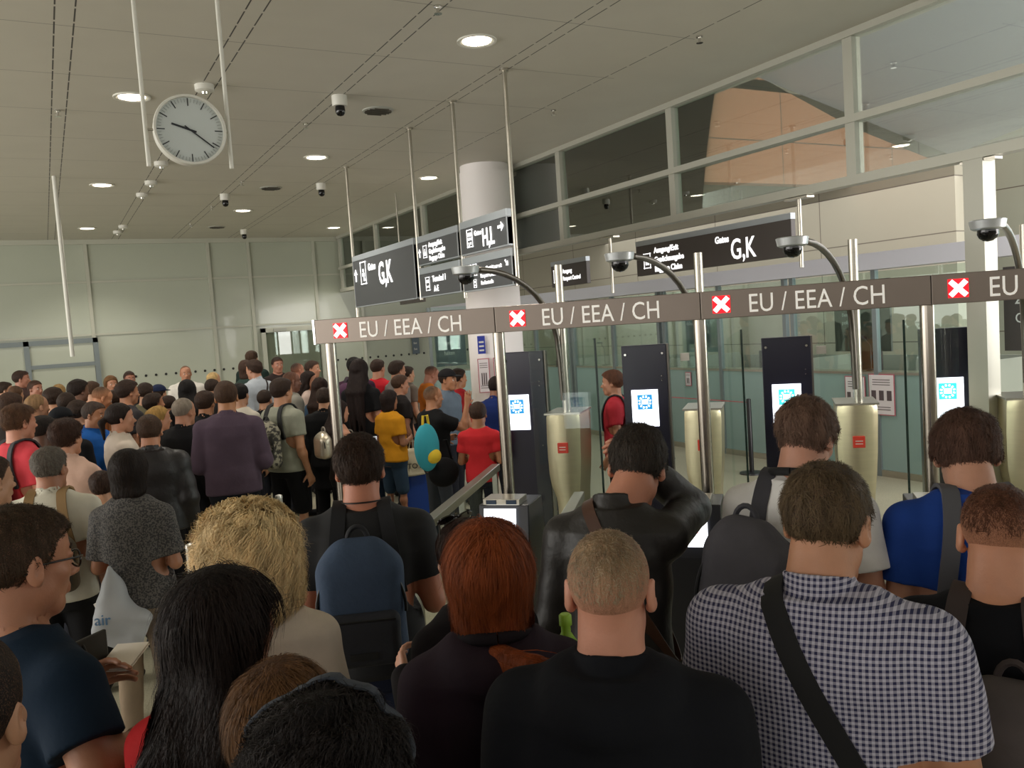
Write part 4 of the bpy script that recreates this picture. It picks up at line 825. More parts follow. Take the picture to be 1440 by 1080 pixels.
def person(label, px, py, d, rel=0, h=None, lean=0, hp=0, hy=0, hr=0, arms=('down', 'down'), w=1., fem=False, sw=1., skin='#b98a6c', hair=('short', '#2a2019'), top=('tee', '#444444'), bottom=('trousers', '#22242c'),
           q=None, belly=0, shoes=None, strand=0, sl=.02, long_len=.3, swing=0, curl=.4, group='crowd queueing in the hall', stance=.04, hs=1., collar=None, face=None, wrinkle=None, loose=.5, curlh=(.5, .5), hood=None, hx=0, hn=None, lift=.45, curlr=.007):
    if d > 4:
        best = None
        for dd_ in (0, .02, -.02, .04, -.04, .06, -.06, .08, -.08, .1, -.1, .12, -.12, .14, -.14, .17, -.17):
            T_ = at_d(px, py, d*(1+dd_)); ms = min([math.hypot(T_[0]-q_[2][0], T_[1]-q_[2][1]) for q_ in PEOPLE]+[9])
            if best is None or ms > best[0]+1e-6: best = (ms, dd_)
            if ms > .5: best = (ms, dd_); break
        d = d*(1+best[1])
    v = q or (.0065 if d < 3.6 else .011 if d < 7 else .016); T = at_d(px, py, d); az = math.degrees(math.atan2(T[0], T[1]))+rel; seed = int(px*7+py)
    p = make_pose(1, w, fem, lean, hp, hy, hr, arms, sw, stance, hs); cap = .008
    top_l = max((p.head(c)[2] for c in ((0, -.014, .123+cap), (0, -.06, .11+cap), (0, .04, .11), (0, -.09, .07+cap), (0, .075, .08))))
    s = float(T[2]/top_l) if h is None else h; p = make_pose(s, w, fem, lean, hp, hy, hr, arms, sw, stance, hs, hx)
    hcen = p.head((0, -.01, .1)); a = -math.radians(az); off = rotm('z', a)@arr(hcen[0], hcen[1], 0); loc = (T[0]-off[0], T[1]-off[1], 0)
    root = empty('person', loc, label, 'person', group, a); p.root = root; p.az = az; p.d = d; PEOPLE.append((label, round(s*1.75, 2), loc))
    sm = skinmat(skin); near = d < 3.6
    # ---- clothing field (top)
    kind, tcol = top[0], top[1]; TM = top[2] if len(top) > 2 else clothmat(tcol)
    o = {'tee': .012, 'shirt': .013, 'jacket': .022, 'tank': .006, 'coat': .028, 'blouse': .014, 'hoodie': .022, 'dress': .013}.get(kind, .013)
    zl = {'coat': .62, 'dress': .8, 'jacket': .86}.get(kind, .86); F = Field(); am = (.0062 if wrinkle is None else wrinkle)*s
    fn, lo, hi = prof_fn(p, o, zl, 1.47 if kind != 'tank' else 1.40, loose, belly); F.add(wr_wrap(fn, am, seed, s), lo, hi, .02*s)
    for i, sd in enumerate((-1, 1)):
        sh, e, wr = p.arm[i]; rs = (.050 if fem else .058)*w**.7; nk = p.up((sd*.04, -.018, 1.46))
        if kind != 'tank':
            F.add((lambda sh, nk: wr_wrap(lambda P: seg_d(P, nk, sh, .036*s, (rs*.92+o*.4)*s), am*.5, seed+3, s))(sh, nk), np.minimum(nk, sh)-.09*s, np.maximum(nk, sh)+.09*s, .045*s)
            frac = {'tee': .62, 'shirt': .66, 'blouse': .9, 'dress': .5}.get(kind, 1.); frac = top[3] if len(top) > 3 else frac
            e2 = sh+(e-sh)*min(frac, 1.); r1, r2 = (rs+o*.8)*s, ((rs*.86)+o+(.008 if frac < .95 else 0))*s
            F.add((lambda a_, b_, r1, r2: wr_wrap(lambda P: seg_d(P, a_, b_, r1, r2), am, seed+i, s))(sh, e2, r1, r2), np.minimum(sh, e2)-r1*1.15, np.maximum(sh, e2)+r1*1.15, .03*s)
            if frac < 1:   # flat sleeve end
                dd = (e-sh)/np.linalg.norm(e-sh); F.add((lambda e2, dd: lambda P: np.where(np.linalg.norm(P-e2, axis=1) < .13*s, -((P-e2)@dd), .5))(e2, dd), e2-.14*s, e2+.14*s, .004*s, 's')
            if frac >= 1 and kind != 'tee':
                w2 = e+(wr-e)*(1. if frac >= 1 and len(top) < 4 else .9); F.add((lambda a_, b_: wr_wrap(lambda P: seg_d(P, a_, b_, (rs*.86+o)*s, (.032+o*.7)*s), am*1.3, seed+9, s))(e, w2), np.minimum(e, w2)-.09*s, np.maximum(e, w2)+.09*s, .02*s)
    # neck opening
    cd_ = p.up((0, .015, 1.495)); 
    if kind in ('tee', 'blouse', 'tank', 'dress'): F.ell(p.up((0, .03, 1.50)), arr(.075, .085, .05)*s*(1.15 if fem else 1), .01*s, 's', p.R)
    if collar or kind in ('shirt', 'jacket', 'coat', 'hoodie'):
        def cfn(P, hgt=(.05 if kind != 'hoodie' else .035)):
            qv = (P/s-p.piv)@p.R+p.piv; r = np.sqrt((qv[:, 0]/.95)**2+(qv[:, 1]+.006)**2); zc = qv[:, 2]-1.47+.25*np.clip(qv[:, 1], -.1, .1)
            rr = .069+.012*np.clip(-zc/.04+.5, 0, 1)
            return np.maximum(np.abs(r-rr)-.006, np.abs(zc)-hgt/1.6)*s
        F.add(cfn, p.up((0, -.02, 1.47))-.12*s, p.up((0, 0, 1.47))+.12*s, .006*s)
    if kind == 'hoodie' or hood:
        def hfn(P):
            qv = (P/s-p.piv)@p.R+p.piv-arr(0, -.065, 1.435); rr = np.sqrt((qv[:, 0]/1.25)**2+(qv[:, 1])**2); return (np.sqrt((rr-.068)**2+((qv[:, 2]+.35*qv[:, 1]*-1)*.75)**2)-.034)*s
        F.add(wr_wrap(hfn, .005, seed+5, s), p.up((0, -.06, 1.43))-.2*s, p.up((0, -.06, 1.43))+.2*s, .02*s)
    garm = {'tee': 't_shirt', 'tank': 'tank_top', 'blouse': 'blouse', 'dress': 'dress', 'hoodie': 'hoodie'}.get(kind, kind)
    fobj(garm, F, v, TM, root); p.F = F; p.mat = TM
    # ---- legs clothing
    bk, bc = bottom[0], bottom[1]; BM = clothmat(bc) if len(bottom) < 3 else bottom[2]; B = Field(); oo = .012
    fn, lo, hi = prof_fn(p, oo*.3, .80, 1.0); B.add(fn, lo, hi, .02*s)
    for i, (hp_, kn, an) in enumerate(p.leg):
        if bk == 'skirt': continue
        e = kn+(an-kn)*.94 if bk == 'trousers' else hp_+(kn-hp_)*.93
        B.cone(hp_, kn if bk == 'trousers' else e, .090*s*w**.6, (.068 if bk == 'trousers' else .082)*s, .03*s)
        if bk == 'trousers': B.add((lambda a_, b_: wr_wrap(lambda P: seg_d(P, a_, b_, .068*s, .058*s), .004, seed, s))(kn, e), np.minimum(kn, e)-.08*s, np.maximum(kn, e)+.08*s, .015*s)
    if bk == 'skirt': B.cone((0, 0, .85*s), (0, .01, .58*s), .14*s, .17*s, .03*s)
    fobj(bk, B, max(v, .014 if d < 6 else .02), BM, root)
    # ---- body
    BD = Field(); fn, lo, hi = prof_fn(p, -.004, .80, 1.46); BD.add(fn, lo, hi, .02*s); skinr = .92
    for i, sd in enumerate((-1, 1)):
        sh, e, wr = p.arm[i]; r = (.038 if fem else .046)*w**.6
        BD.cone(p.up((sd*.06, -.015, 1.44)), sh, .04*s, r*1.05*s, .04*s); BD.cone(sh, e, r*1.05*s, r*.86*s, .03*s); BD.cone(e, wr, r*.84*s, .026*s, .015*s); BD.ball(e+(wr-e)*.25, r*.86*s, .03*s)
        hip, kn, an = p.leg[i]; BD.cone(hip, kn, .070*s, .046*s, .02*s); BD.cone(kn, an, .044*s, .032*s, .02*s); BD.ball(kn+(an-kn)*.3+arr(0, -.012, 0)*s, .044*s, .03*s); BD.cone(an-arr(0, .02, .035)*s, an+arr(0, .14, -.055)*s, .034*s, .026*s, .03*s)
    HN = Field()
    for i, sd in enumerate((-1, 1)):
        sh, e, wr = p.arm[i]; dd = (wr-e)/np.linalg.norm(wr-e); nn = arr(-sd, .2, 0) if (hn is None or hn[i] is None) else np.array(hn[i], float)
        if abs(nn@dd)/np.linalg.norm(nn) > .95: nn = arr(0, 0, 1)
        hv = v if d > 3.6 else .0045
        K = BD if d > 5 else HN; add_hand(K, wr, dd, nn, s*(1. if not fem else .9), -sd, curlh[i])
        if K is HN: K.cone(e+(wr-e)*.55, wr, r*.78*s, .026*s, .01*s)
    add_head(BD, p)
    if d > 5: P_, Q_ = BD.mesh(max(v*.75, .0085))
    else:
        parts = [BD.mesh(.010 if d > 2.8 else .008)]; parts.append(HN.mesh(.0045))
        HD = Field(); add_head(HD, p); HD.cone(p.up((-.05, -.015, 1.44)), p.up((.05, -.015, 1.44)), .04*s, .04*s, .03*s); hP, hQ = HD.mesh(.0036 if d < 2.6 else .005)
        z = p.hc[2]-.11*s; keep = hP[hQ][:, :, 2].mean(1) > z-.02; P0_, Q0_ = parts[0]; k0 = P0_[Q0_][:, :, 2].mean(1) < z; parts[0] = (P0_, Q0_[k0]); parts.append((hP, hQ[keep])); off_ = 0; PP = []; QQ = []
        for a_, b_ in parts: PP.append(a_); QQ.append(b_+off_); off_ += len(a_)
        P_, Q_ = np.concatenate(PP), np.concatenate(QQ)
    npmesh('body', P_, Q_, sm, root)
    # ---- eyes
    if abs(((rel+hy+180) % 360)-180) > 60 and d < 15:
        for sd in (-1, 1):
            c = p.head((sd*.031, .0815, .003)); mb = MB(); fwd = p.Rh@arr(0, 1, 0); mb.lathe(c, [(.0, .0128*s), (.006*s, .0112*s), (.010*s, .0075*s), (.0122*s, .003*s)], 14, fwd)
            mb.lathe(c, [(.0108*s, .0062*s), (.0126*s, .0045*s), (.0131*s, .001*s)], 12, fwd, 1); mb.build('eye', [mat('eye_white', '#cfc5bc', .3), mat('eye_iris', '#2b1d14', .2)], root)
            a1, a2 = p.head((sd*.014, .092, .026)), p.head((sd*.048, .082, .027)); MB().tube([a1, (a1+a2)/2+p.Rh@arr(0, .004, .005)*s, a2], [.0025*s, .004*s, .002*s], 6).build('eyebrow', hairmat(hair[1]), root)
        mb = MB(); mb.tube([p.head((-.02, .0915, -.064)), p.head((0, .0975, -.0665)), p.head((.02, .0915, -.064))], [.002*s, .0045*s, .002*s], 6); mb.build('lips', mat('lips', '#8a4a40', .5), root)
    # ---- hair
    if hair[0] != 'bald':
        HF = add_hair(p, hair[0], long_len, seed, swing); hm = hairmat(hair[1]); hP, hQ = HF.mesh((.005 if d < 3.6 else .009 if d < 8 else .012)); fade = hair[0] in ('buzz', 'short', 'crop', 'thin', 'thick'); ho = npmesh('hair', hP, hQ, fademat(hair[1], skin) if fade else hm, root); p.HF = HF
        if fade:
            qh = ((hP-p.hc)@p.Rh)/p.hs; fv = np.clip((qh[:, 2]-hair_line(hair[0], qh[:, 1])+.004)/{'buzz': .15, 'thin': .03}.get(hair[0], .022), 0, 1); fv[qh[:, 1] > .03] = np.maximum(fv[qh[:, 1] > .03], .8)
            att = ho.data.attributes.new('fade', 'FLOAT', 'POINT'); att.data.foreach_set('value', fv.astype(np.float32))
        hS = hP[fv > .55] if fade and (fv > .55).any() and hair[0] in ('buzz', 'thin') else hP
        if strand: so = strands(HF, p, hS, strand, sl*s, 'short' if hair[0] in ('short', 'crop', 'thick', 'buzz', 'thin') else 'long', .0008 if d < 2.2 else .0012, seed, lift, hm if len(hair) < 3 else hairmat(hair[2]), ho, curlr if hair[0] == 'curly' else 0)
    # ---- shoes
    for i in range(2):
        an = p.leg[i][2]; a_ = an*arr(1, 1, 0); SF = Field(); SF.cone(a_+arr(0, -.035, .045)*s, a_+arr(0, .155, .032)*s, .042*s, .034*s, .02*s); SF.cone(a_+arr(0, -.03, .05)*s, a_+arr(0, -.02, .09)*s, .042*s, .04*s, .02*s)
        SF.add(lambda P: P[:, 2]-.002, arr(-9, -9, -9), arr(9, 9, 9), .004*s, 'u') if False else SF.add(lambda P: P[:, 2]-.004, a_-.3, a_+arr(.3, .3, -.0), .004, 's')
        fobj('shoe', SF, max(.012, v), clothmat(shoes or '#1d1b1c', .6), root)
    return p

# ------------------------------------------------------------------ bags and accessories
def rbox(c, R, h, r):
    c = np.array(c, float); h = np.array(h, float)
    def fn(P):
        q = np.abs((P-c)@R)-h+r; return np.sqrt((np.maximum(q, 0)**2).sum(1))+np.minimum(q.max(1), 0)-r
    m = np.linalg.norm(h); return fn, c-m, c+m
def bag_root(p, name, label, cat, group=None):
    r = empty(name, p.root.location, label, cat, group, p.root.rotation_euler.z); return r
def straps(p, r, m, width=.05, sx=.105, front=True, thick=.012):
    s = p.s
    for sd in (-1, 1):
        c = p.up((sd*sx, -.01, 1.27)); band(p.F, c, p.R@arr(sd*-.12, 0, 1), p.R@arr(0, 1, 0), -2.3, 2.4, 30, width*s, thick*s, m, r, 'strap', .003)
def backpack(p, label, c1, c2=None, h=(.15, .075, .22), zc=1.21, pocket=True, m=None, handle=True, patch=False, sx=.105, tilt=0, strapcol=None, off=0, xo=0, group='backpacks worn in the crowd', lid=False):
    s = p.s; r = bag_root(p, 'backpack', label, 'backpack', group); m1 = m or mat('pack_fabric', c1, .85, 0, .08, 20, .2, 60); m2 = mat('pack_trim', c2 or c1, .8, 0, .05, 20, .2, 60)
    R = p.R@rotm('y', math.radians(tilt)); y = -.15-h[1]-off; F = Field(); v = .007 if p.d < 3.6 else .012
    def top(q): return p.up((xo+q[0], y+q[1], zc+q[2]))
    fn, lo, hi = rbox(top((0, 0, -.03)), R, arr(h[0], h[1], h[2]*.86)*s, .06*s); F.add(wr_wrap(fn, .005*s, 3, s), lo, hi, .03*s)
    fn, lo, hi = rbox(top((0, .01, h[2]*.55)), R, arr(h[0]*.72, h[1]*.8, h[2]*.42)*s, .07*s); F.add(wr_wrap(fn, .004*s, 4, s), lo, hi, .05*s)
    fobj('main_compartment', F, v, m1, r)
    if pocket:
        F2 = Field(); fn, lo, hi = rbox(top((0, -h[1]-.012, -h[2]*.48)), R, arr(h[0]*.84, .035, h[2]*.40)*s, .03*s); F2.add(wr_wrap(fn, .003*s, 6, s), lo, hi, .02*s); po = fobj('front_pocket', F2, v, m2 if c2 else m1, r)
        MB().tube([top((x*h[0], -h[1]-.045, -h[2]*.16)) for x in (-.75, -.3, .3, .75)], .004*s, 6).build('zip', mat('zip_black', '#0c0c0e', .5), po)
        if patch: MB().box(top((.02*0, -h[1]-.05, -h[2]*.68)), (.045*s, .002, .012*s), (R[:, 0], R[:, 1], R[:, 2])).build('patch', mat('patch', '#0b0b0d', .7), po)
    pts = [top((h[0]*.99*math.cos(a), -h[1]*.62, -.02+h[2]*.82*math.sin(a))) for a in np.linspace(-.1, math.pi+.1, 22)]
    MB().tube(pts, .006*s, 6).build('zip', mat('zip_black', '#0c0c0e', .5), r)
    if handle: MB().tube([top((.035*math.cos(a), .02, h[2]*.9+.05*math.sin(a))) for a in np.linspace(0, math.pi, 10)], .009*s, 8).build('top_handle', mat('strap_webbing', strapcol or c2 or c1, .8), r)
    straps(p, r, mat('strap_webbing', strapcol or c2 or c1, .8), sx=sx); return r
def cross_strap(p, sd, m, width=.04, label=None, group=None, thick=.006, sx=.07, hipz=.92, hipx=.2, buckle=False):
    """strap from one shoulder down to the other hip"""
    r = bag_root(p, 'bag_strap', label, 'bag strap', group); s = p.s; a = p.up((sd*sx, -.02, 1.46)); b = p.up((-sd*hipx, -.02, hipz)); c = (a*.42+b*.58)
    e1 = (a-b)/np.linalg.norm(a-b); band(p.F, c, e1, p.R@arr(0, 1, 0), -math.pi*.97, math.pi*.97, 72, width*s, thick*s, m, r, 'band', .003)
    if buckle:
        q = (a*.55+b*.45); d_ = -p.R[:, 1]; rr = surf_r(p.F, q, d_, .012); o = q+d_*rr; u = np.cross(e1, d_)
        mb = MB()
        for k in (-1, 1): mb.box(o+e1*.022*k, (.032, .003, .004), (u, d_, e1)); mb.box(o+u*.03*k, (.004, .003, .022), (u, d_, e1))
        mb.build('buckle', mat('dark_brass', '#5b4a38', .35, .8), r)
    return r
def to_world(p, q):
    a = p.root.rotation_euler.z; return np.array(p.root.location)+rotm('z', a)@np.array(q, float)
# ------------------------------------------------------------------ the crowd
DK = '#2a2019'; BK = '#15110f'; BR = '#3d2c1f'; LB = '#6b4f33'; GY = '#5d564f'
def P(label, px, py, d, rel, **k): return person(label, px, py, d, rel, **k)
C_ = dict
FG = 'travellers waiting at the gates'
# --- foreground
p = P('close-cropped greying man from behind in a black hooded top, bottom centre', 852, 742, 1.68, 10, hair=('buzz', '#7a654c', '#94826a'), skin='#c48a72', top=('hoodie', '#111319'), strand=9000, sl=.007, w=1.08, hy=-4, hp=4, group=FG)
p = P('man in a blue and white gingham shirt with a black strap across his back', 1163, 650, 1.87, 12, hair=('short', '#43372a', '#5a4a36'), skin='#b98566', top=('shirt', '#ffffff', checks('gingham_cloth', '#b9b6c6', '#23254a', .0118)), w=1.24, sw=1.02, strand=12000, sl=.022, hp=14, hy=10, belly=.05, arms=('hold', 'hold'), group=FG, bottom=('trousers', '#20222a'), loose=.8)
cross_strap(p, -1, mat('black_webbing', '#0d0d10', .8), .048, 'black shoulder strap running diagonally over the gingham shirt', hipx=.24, hipz=.86)
g = p
p = P('man with dark-framed glasses and a navy T-shirt holding papers at the left edge', 19, 710, 1.92, 62, hair=('short', '#33271d', '#3d2f22'), skin='#b27c60', top=('tee', '#17283a', clothmat('#17283a'), .7), strand=12000, sl=.016, arms=(((.04, -.02, -.22), (-.08, .20, .07)), ((.10, -.02, -.15), (-.05, .22, .0))), hy=6, hp=4, group=FG, w=1.08, hn=(None, (0, 0, 1)), curlh=(.5, .35)); gm = p
for sd in (-1, 1):
    pass
gl = empty('eyeglasses', p.root.location, 'dark-framed eyeglasses worn by the man at the left edge', 'eyeglasses', None, p.root.rotation_euler.z); BF = mat('dark_spectacle_frame', '#1b1512', .25)
for sd in (-1, 1):
    c = arr(sd*.033, .103, -.001); pts = [p.head(c+arr(.024*math.cos(a), -.004*abs(math.cos(a)), .019*math.sin(a))) for a in np.linspace(0, 2*math.pi, 25)]
    MB().tube(pts, .0024, 8, cap=False).build('rim', BF, gl); MB().tube([p.head(c+arr(sd*.024, 0, .008)), p.head((sd*.074, .085, .009)), p.head((sd*.083, .0, .008)), p.head((sd*.080, -.03, -.01))], .0024, 8).build('temple', BF, gl)
    MB().prism([(.022*math.cos(a), .0175*math.sin(a)) for a in np.linspace(0, 2*math.pi, 20, endpoint=False)], p.head(c), p.Rh[:, 0], p.Rh[:, 2], .0008).build('lens', CLEAR, gl)
MB().tube([p.head((-.010, .104, .004)), p.head((0, .108, .007)), p.head((.010, .104, .004))], .0022, 8).build('bridge', BF, gl)
w0, w1 = p.arm[0][2], p.arm[1][2]; hand = to_world(p, w0+(p.arm[0][2]-p.arm[0][1])/np.linalg.norm(p.arm[0][2]-p.arm[0][1])*.13)
doc = empty('folded_paper', hand+arr(-.01, .01, .008), 'small white folded document held in the hands of the man with glasses', 'document', None, p.root.rotation_euler.z+.5)
MB().box((0.02, .03, 0), (.045, .062, .0015), ((1, 0, 0), (0, .97, .2), (0, -.2, .97))).build('sheet', mat('paper_white', '#e9e2d8', .6), doc); MB().box((0.02, .03, .0045), (.044, .061, .0012), ((1, 0, .02), (0, .97, .2), (0, -.2, .97))).build('top_sheet', mat('paper_white', '#e9e2d8', .6), doc)
wl = empty('black_wallet', hand+arr(-.05, .03, .0), 'upright black wallet with a loop strap held by the man with glasses', 'wallet', None, p.root.rotation_euler.z+.2)
MB().box((0, 0, .03), (.006, .05, .055)).build('cover', mat('black_leather', '#0e0c0c', .4), wl, .004); MB().tube([(-.005+.02*math.sin(a), -.03, .03+.045*math.cos(a)) for a in np.linspace(0, 6.28, 18)], .004, 8, cap=False).build('loop', mat('black_leather', '#0e0c0c', .4), wl)
# dark-haired woman
p = P('woman with very long dark hair over a red top, behind the man with glasses', 303, 801, 1.72, 30, fem=True, hair=('long', '#160f0d', '#201613'), skin='#b9836a', top=('tee', '#a81d20'), strand=16000, sl=.16, long_len=.50, hy=24, group=FG, lift=.08, arms=('down', 'down'), swing=.05)

cross_strap(p, 1, mat('dark_strap', '#221a18', .8), .035, 'dark strap over the shoulder of the woman in red')
p = P('woman with curly shoulder-length blonde hair in a cream blouse', 346, 722, 2.35, 12, fem=True, hair=('curly', '#d8b27a', '#e8cc9a'), skin='#b98a6c', top=('blouse', '#cfc3b4', clothmat('#cfc3b4'), 1.25), strand=26000, sl=.12, hy=4, group=FG, w=1.2, lift=.9, curlr=.018, loose=.9, bottom=('trousers', '#b5a88f'))
cross_strap(p, -1, mat('dark_strap', '#221a18', .8), .022, 'thin dark bag strap across the cream blouse of the blonde woman', hipx=.2)
p = P('young man with short dark hair in a black patterned T-shirt wearing a blue backpack', 502, 611, 3.2, 3, hair=('crop', '#261a15', '#33241b'), skin='#b5755a', top=('tee', '#121214', speckle('black_line_print', '#101013', '#33353a', 14, .72)), strand=9000, sl=.03, group=FG, arms=('strap', 'strap'), bottom=('trousers', '#1a2034'), w=1.08, hp=4)
backpack(p, 'slate blue backpack with a black lower pocket on the back of the young man', '#33445c', '#1c1e26', h=(.15, .075, .225), zc=1.19, xo=-.015, patch=True, strapcol='#15161b', group=None)
bb = bag_root(p, 'cord_necklace', 'thin black cord around the neck of the young man with the blue backpack', 'cord'); MB().tube([p.up((.074*math.sin(a), -.012-.073*math.cos(a)*1.0, 1.492+.006*math.cos(a))) for a in np.linspace(0, 6.283, 28)], .003, 6, cap=False).build('loop', mat('black_leather', '#0e0c0c', .4), bb)
p = P('woman with copper red hair gathered over a plum jacket, seen from behind', 683, 738, 2.0, -6, fem=True, hair=('bob', '#6e3017', '#86421f'), skin='#c9977c', top=('jacket', '#2a1f29'), strand=18000, sl=.11, hy=8, group=FG, w=1.15, lift=.05, hood=True, arms=('hold', 'hold'))
TF = Field(); s_ = p.s; a_, b_, c_, e_ = p.up((.0, -.10, 1.43)), p.up((.07, -.185, 1.40)), p.up((.16, -.2, 1.33)), p.up((.24, -.17, 1.24))
for k_ in (-1, 0, 1): o_ = arr(.0, 0, .03*k_); TF.cone(a_+o_*.5, b_+o_, .03, .036, .02); TF.cone(b_+o_, c_+o_*1.1, .036, .032, .02); TF.cone(c_+o_*1.1, e_+o_*.6, .032, .012, .02)
tP, tQ = TF.mesh(.006); to = npmesh('hair_tail', tP, tQ, hairmat('#7a3a1a'), p.root)
r_ = np.random.default_rng(4); V_ = []; Q_ = []
for i_ in range(2600):
    j_ = r_.normal(size=3)*arr(.012, .012, .026); sg_ = r_.uniform(.75, 1.0); pt = []
    for u_ in np.linspace(0, 1, 7):
        g_ = u_*sg_; w3 = [max(0, 1-abs(g_*3-q3)) for q3 in range(4)]; w3[3] += max(0, g_*3-3); base_ = sum(w_*q3 for w_, q3 in zip(w3, (a_, b_, c_, e_)))/max(sum(w3), 1e-6); pt.append(base_+j_*(.35+2.2*u_*(1-.55*u_))+p.R@arr(0, -.022, .0))
    n0 = len(V_)
    for q3 in pt: V_ += [q3+arr(0, 0, .0009), q3-arr(0, 0, .0009)]
    Q_ += [(n0+2*k3, n0+2*k3+1, n0+2*k3+3, n0+2*k3+2) for k3 in range(6)]
npmesh('hair_strands', np.array(V_), np.array(Q_), hairmat('#8a4420'), to)
MB().tube([p.up((.085*math.sin(t_), -.012-.082*math.cos(t_), 1.475+.012*math.cos(t_))) for t_ in np.linspace(0, 6.283, 30)], .016*s_, 10, cap=False).build('collar', clothmat('#1c171c'), p.root)
p = P('dark-haired woman with sunglasses pushed up, mostly hidden behind the red-haired woman', 654, 731, 2.45, -30, fem=True, hair=('bun', '#2a1a17', '#35221d'), skin='#d19a80', top=('jacket', '#191519'), strand=6000, sl=.07, hy=-6, group=FG, arms=('phone', 'phone'), lift=.1)
sg = empty('sunglasses', p.root.location, 'dark sunglasses resting on top of a dark-haired head by the lit kiosk', 'sunglasses', None, p.root.rotation_euler.z)
for sd in (-1, 1):
    MB().lathe(p.head((sd*.035, .045, .128)), [(0, .027), (.004, .027)], 20, p.Rh@arr(0, .6, .8)).build('lens', mat('dark_lens', '#140f10', .08), sg); MB().tube([p.head((sd*.06, .045, .12)), p.head((sd*.092, -.0, .05))], .003, 6).build('temple', BF, sg)
MB().tube([p.head((-.012, .048, .133)), p.head((.012, .048, .133))], .003, 6).build('bridge', BF, sg)
p = P('man in a dark leather jacket holding a hand to his head', 900, 597, 3.0, 8, hair=('crop', '#2c2622', '#3a332d'), skin='#b5795e', top=('jacket', '#1e1a18', clothmat('#1e1a18', kind='leather')), strand=9000, sl=.028, group=FG, arms=('hold', 'head'), hp=26, hs=1.08, hx=.055, hr=6, lean=6, w=.9, bottom=('trousers', '#2a1712'), curlh=(.5, .9))
cross_strap(p, -1, mat('brown_leather_strap', '#4a2c1d', .5), .042, 'brown leather strap with a buckle over the leather jacket', buckle=True)
p = P('bearded man in a white T-shirt wearing a large grey backpack', 1137, 559, 2.95, 14, hair=('crop', '#5a4438', '#6f5648'), skin='#c08a72', top=('tee', '#e4e2e0'), strand=9000, sl=.035, group=FG, hp=20, hy=12, lean=4, arms=('hold', 'hold'), bottom=('trousers', '#23252d'), w=.95)
r = backpack(p, 'large dark grey backpack with a zipped front pocket on the man in white', '#46444a', '#3d3b41', h=(.14, .085, .25), zc=1.13, tilt=8, off=.01, xo=-.10, strapcol='#3a393f', group=None)
bb = bag_root(p, 'neck_strap', 'thick black neck strap on the man in the white T-shirt', 'strap'); MB().tube([p.up((.078*math.sin(a), -.014-.075*math.cos(a), 1.485+.012*math.cos(a))) for a in np.linspace(0, 6.283, 28)], .014, 8, cap=False, flat=1).build('loop', mat('black_webbing', '#0d0d10', .8), bb)
p = P('man in a royal blue T-shirt looking down under the right-hand red X', 1352, 577, 2.85, -14, hair=('thick', '#463128', '#5a4136'), skin='#c08d74', top=('tee', '#1d3f8c'), strand=11000, sl=.03, group=FG, hs=1.06, hp=26, hy=6, lean=8, arms=('hold', 'hold'), w=1.12, bottom=('trousers', '#1b1d28'))
backpack(p, 'grey backpack on the man in the royal blue T-shirt', '#4a4a50', '#3d3d44', h=(.14, .07, .2), zc=1.1, strapcol='#56565c', xo=.08, group=None)
p = P('man with reddish-brown cropped hair in a black top at the lower right', 1406, 678, 2.12, 6, hair=('buzz', '#4a2c1e', '#5a3827'), skin='#c48a6c', top=('tee', '#101116'), strand=9000, sl=.012, group=FG, hs=1.12, hp=14, w=1.1, arms=('strap', 'strap'), lean=3)
backpack(p, 'grey-brown backpack at the lower right corner', '#4d4645', '#2f2c30', h=(.15, .08, .23), zc=1.12, strapcol='#3b3130', xo=.05, off=.005, group=None)
p = P('person with dark curly hair and blue-grey headband, closest at the bottom', 452, 980, 1.15, 14, fem=True, hair=('curly', '#120e0e', '#1d1716'), skin='#a8765c', top=('tee', '#1a1a1e'), strand=16000, sl=.06, group=FG, lift=.5, hp=10)
hb = bag_root(p, 'headband', 'blue-grey fabric headband over dark curly hair', 'headband'); n_ = 40; mb = MB()
pts = []; 
for a in np.linspace(-1.7, 1.7, n_):
    dd = p.Rh@arr(math.sin(a), .10, math.cos(a)); dd /= np.linalg.norm(dd); c = p.head((0, .0, .02)); pts.append(c+dd*surf_r(p.HF, c, dd, .009, .3))
mb.tube(pts, .021, 10, flat=.25, up=[(q-p.head((0, 0, .02))) for q in pts]).build('band', mat('headband_cloth', '#333944', .8, bump=.2), hb)
p = P('light brown haired woman low between woman in red and the headband', 392, 938, 1.5, 30, fem=True, hair=('bob', '#4e3421', '#6a4a2e'), skin='#b98a6c', top=('jacket', '#3b3340'), strand=12000, sl=.08, group=FG, lift=.08)
p = P('person in a dark brown top cut off by the lower left corner', -75, 902, 1.25, 30, hair=('short', BK), top=('jacket', '#1b1715'), group=FG)
p = P('person in a black and white checked shirt cut off by the left edge', -22, 640, 3.9, 60, hair=('short', DK), top=('shirt', '#fff', checks('houndstooth_cloth', '#c9c6b4', '#1c1c1a', .03)), arms=('hold', 'hold'))
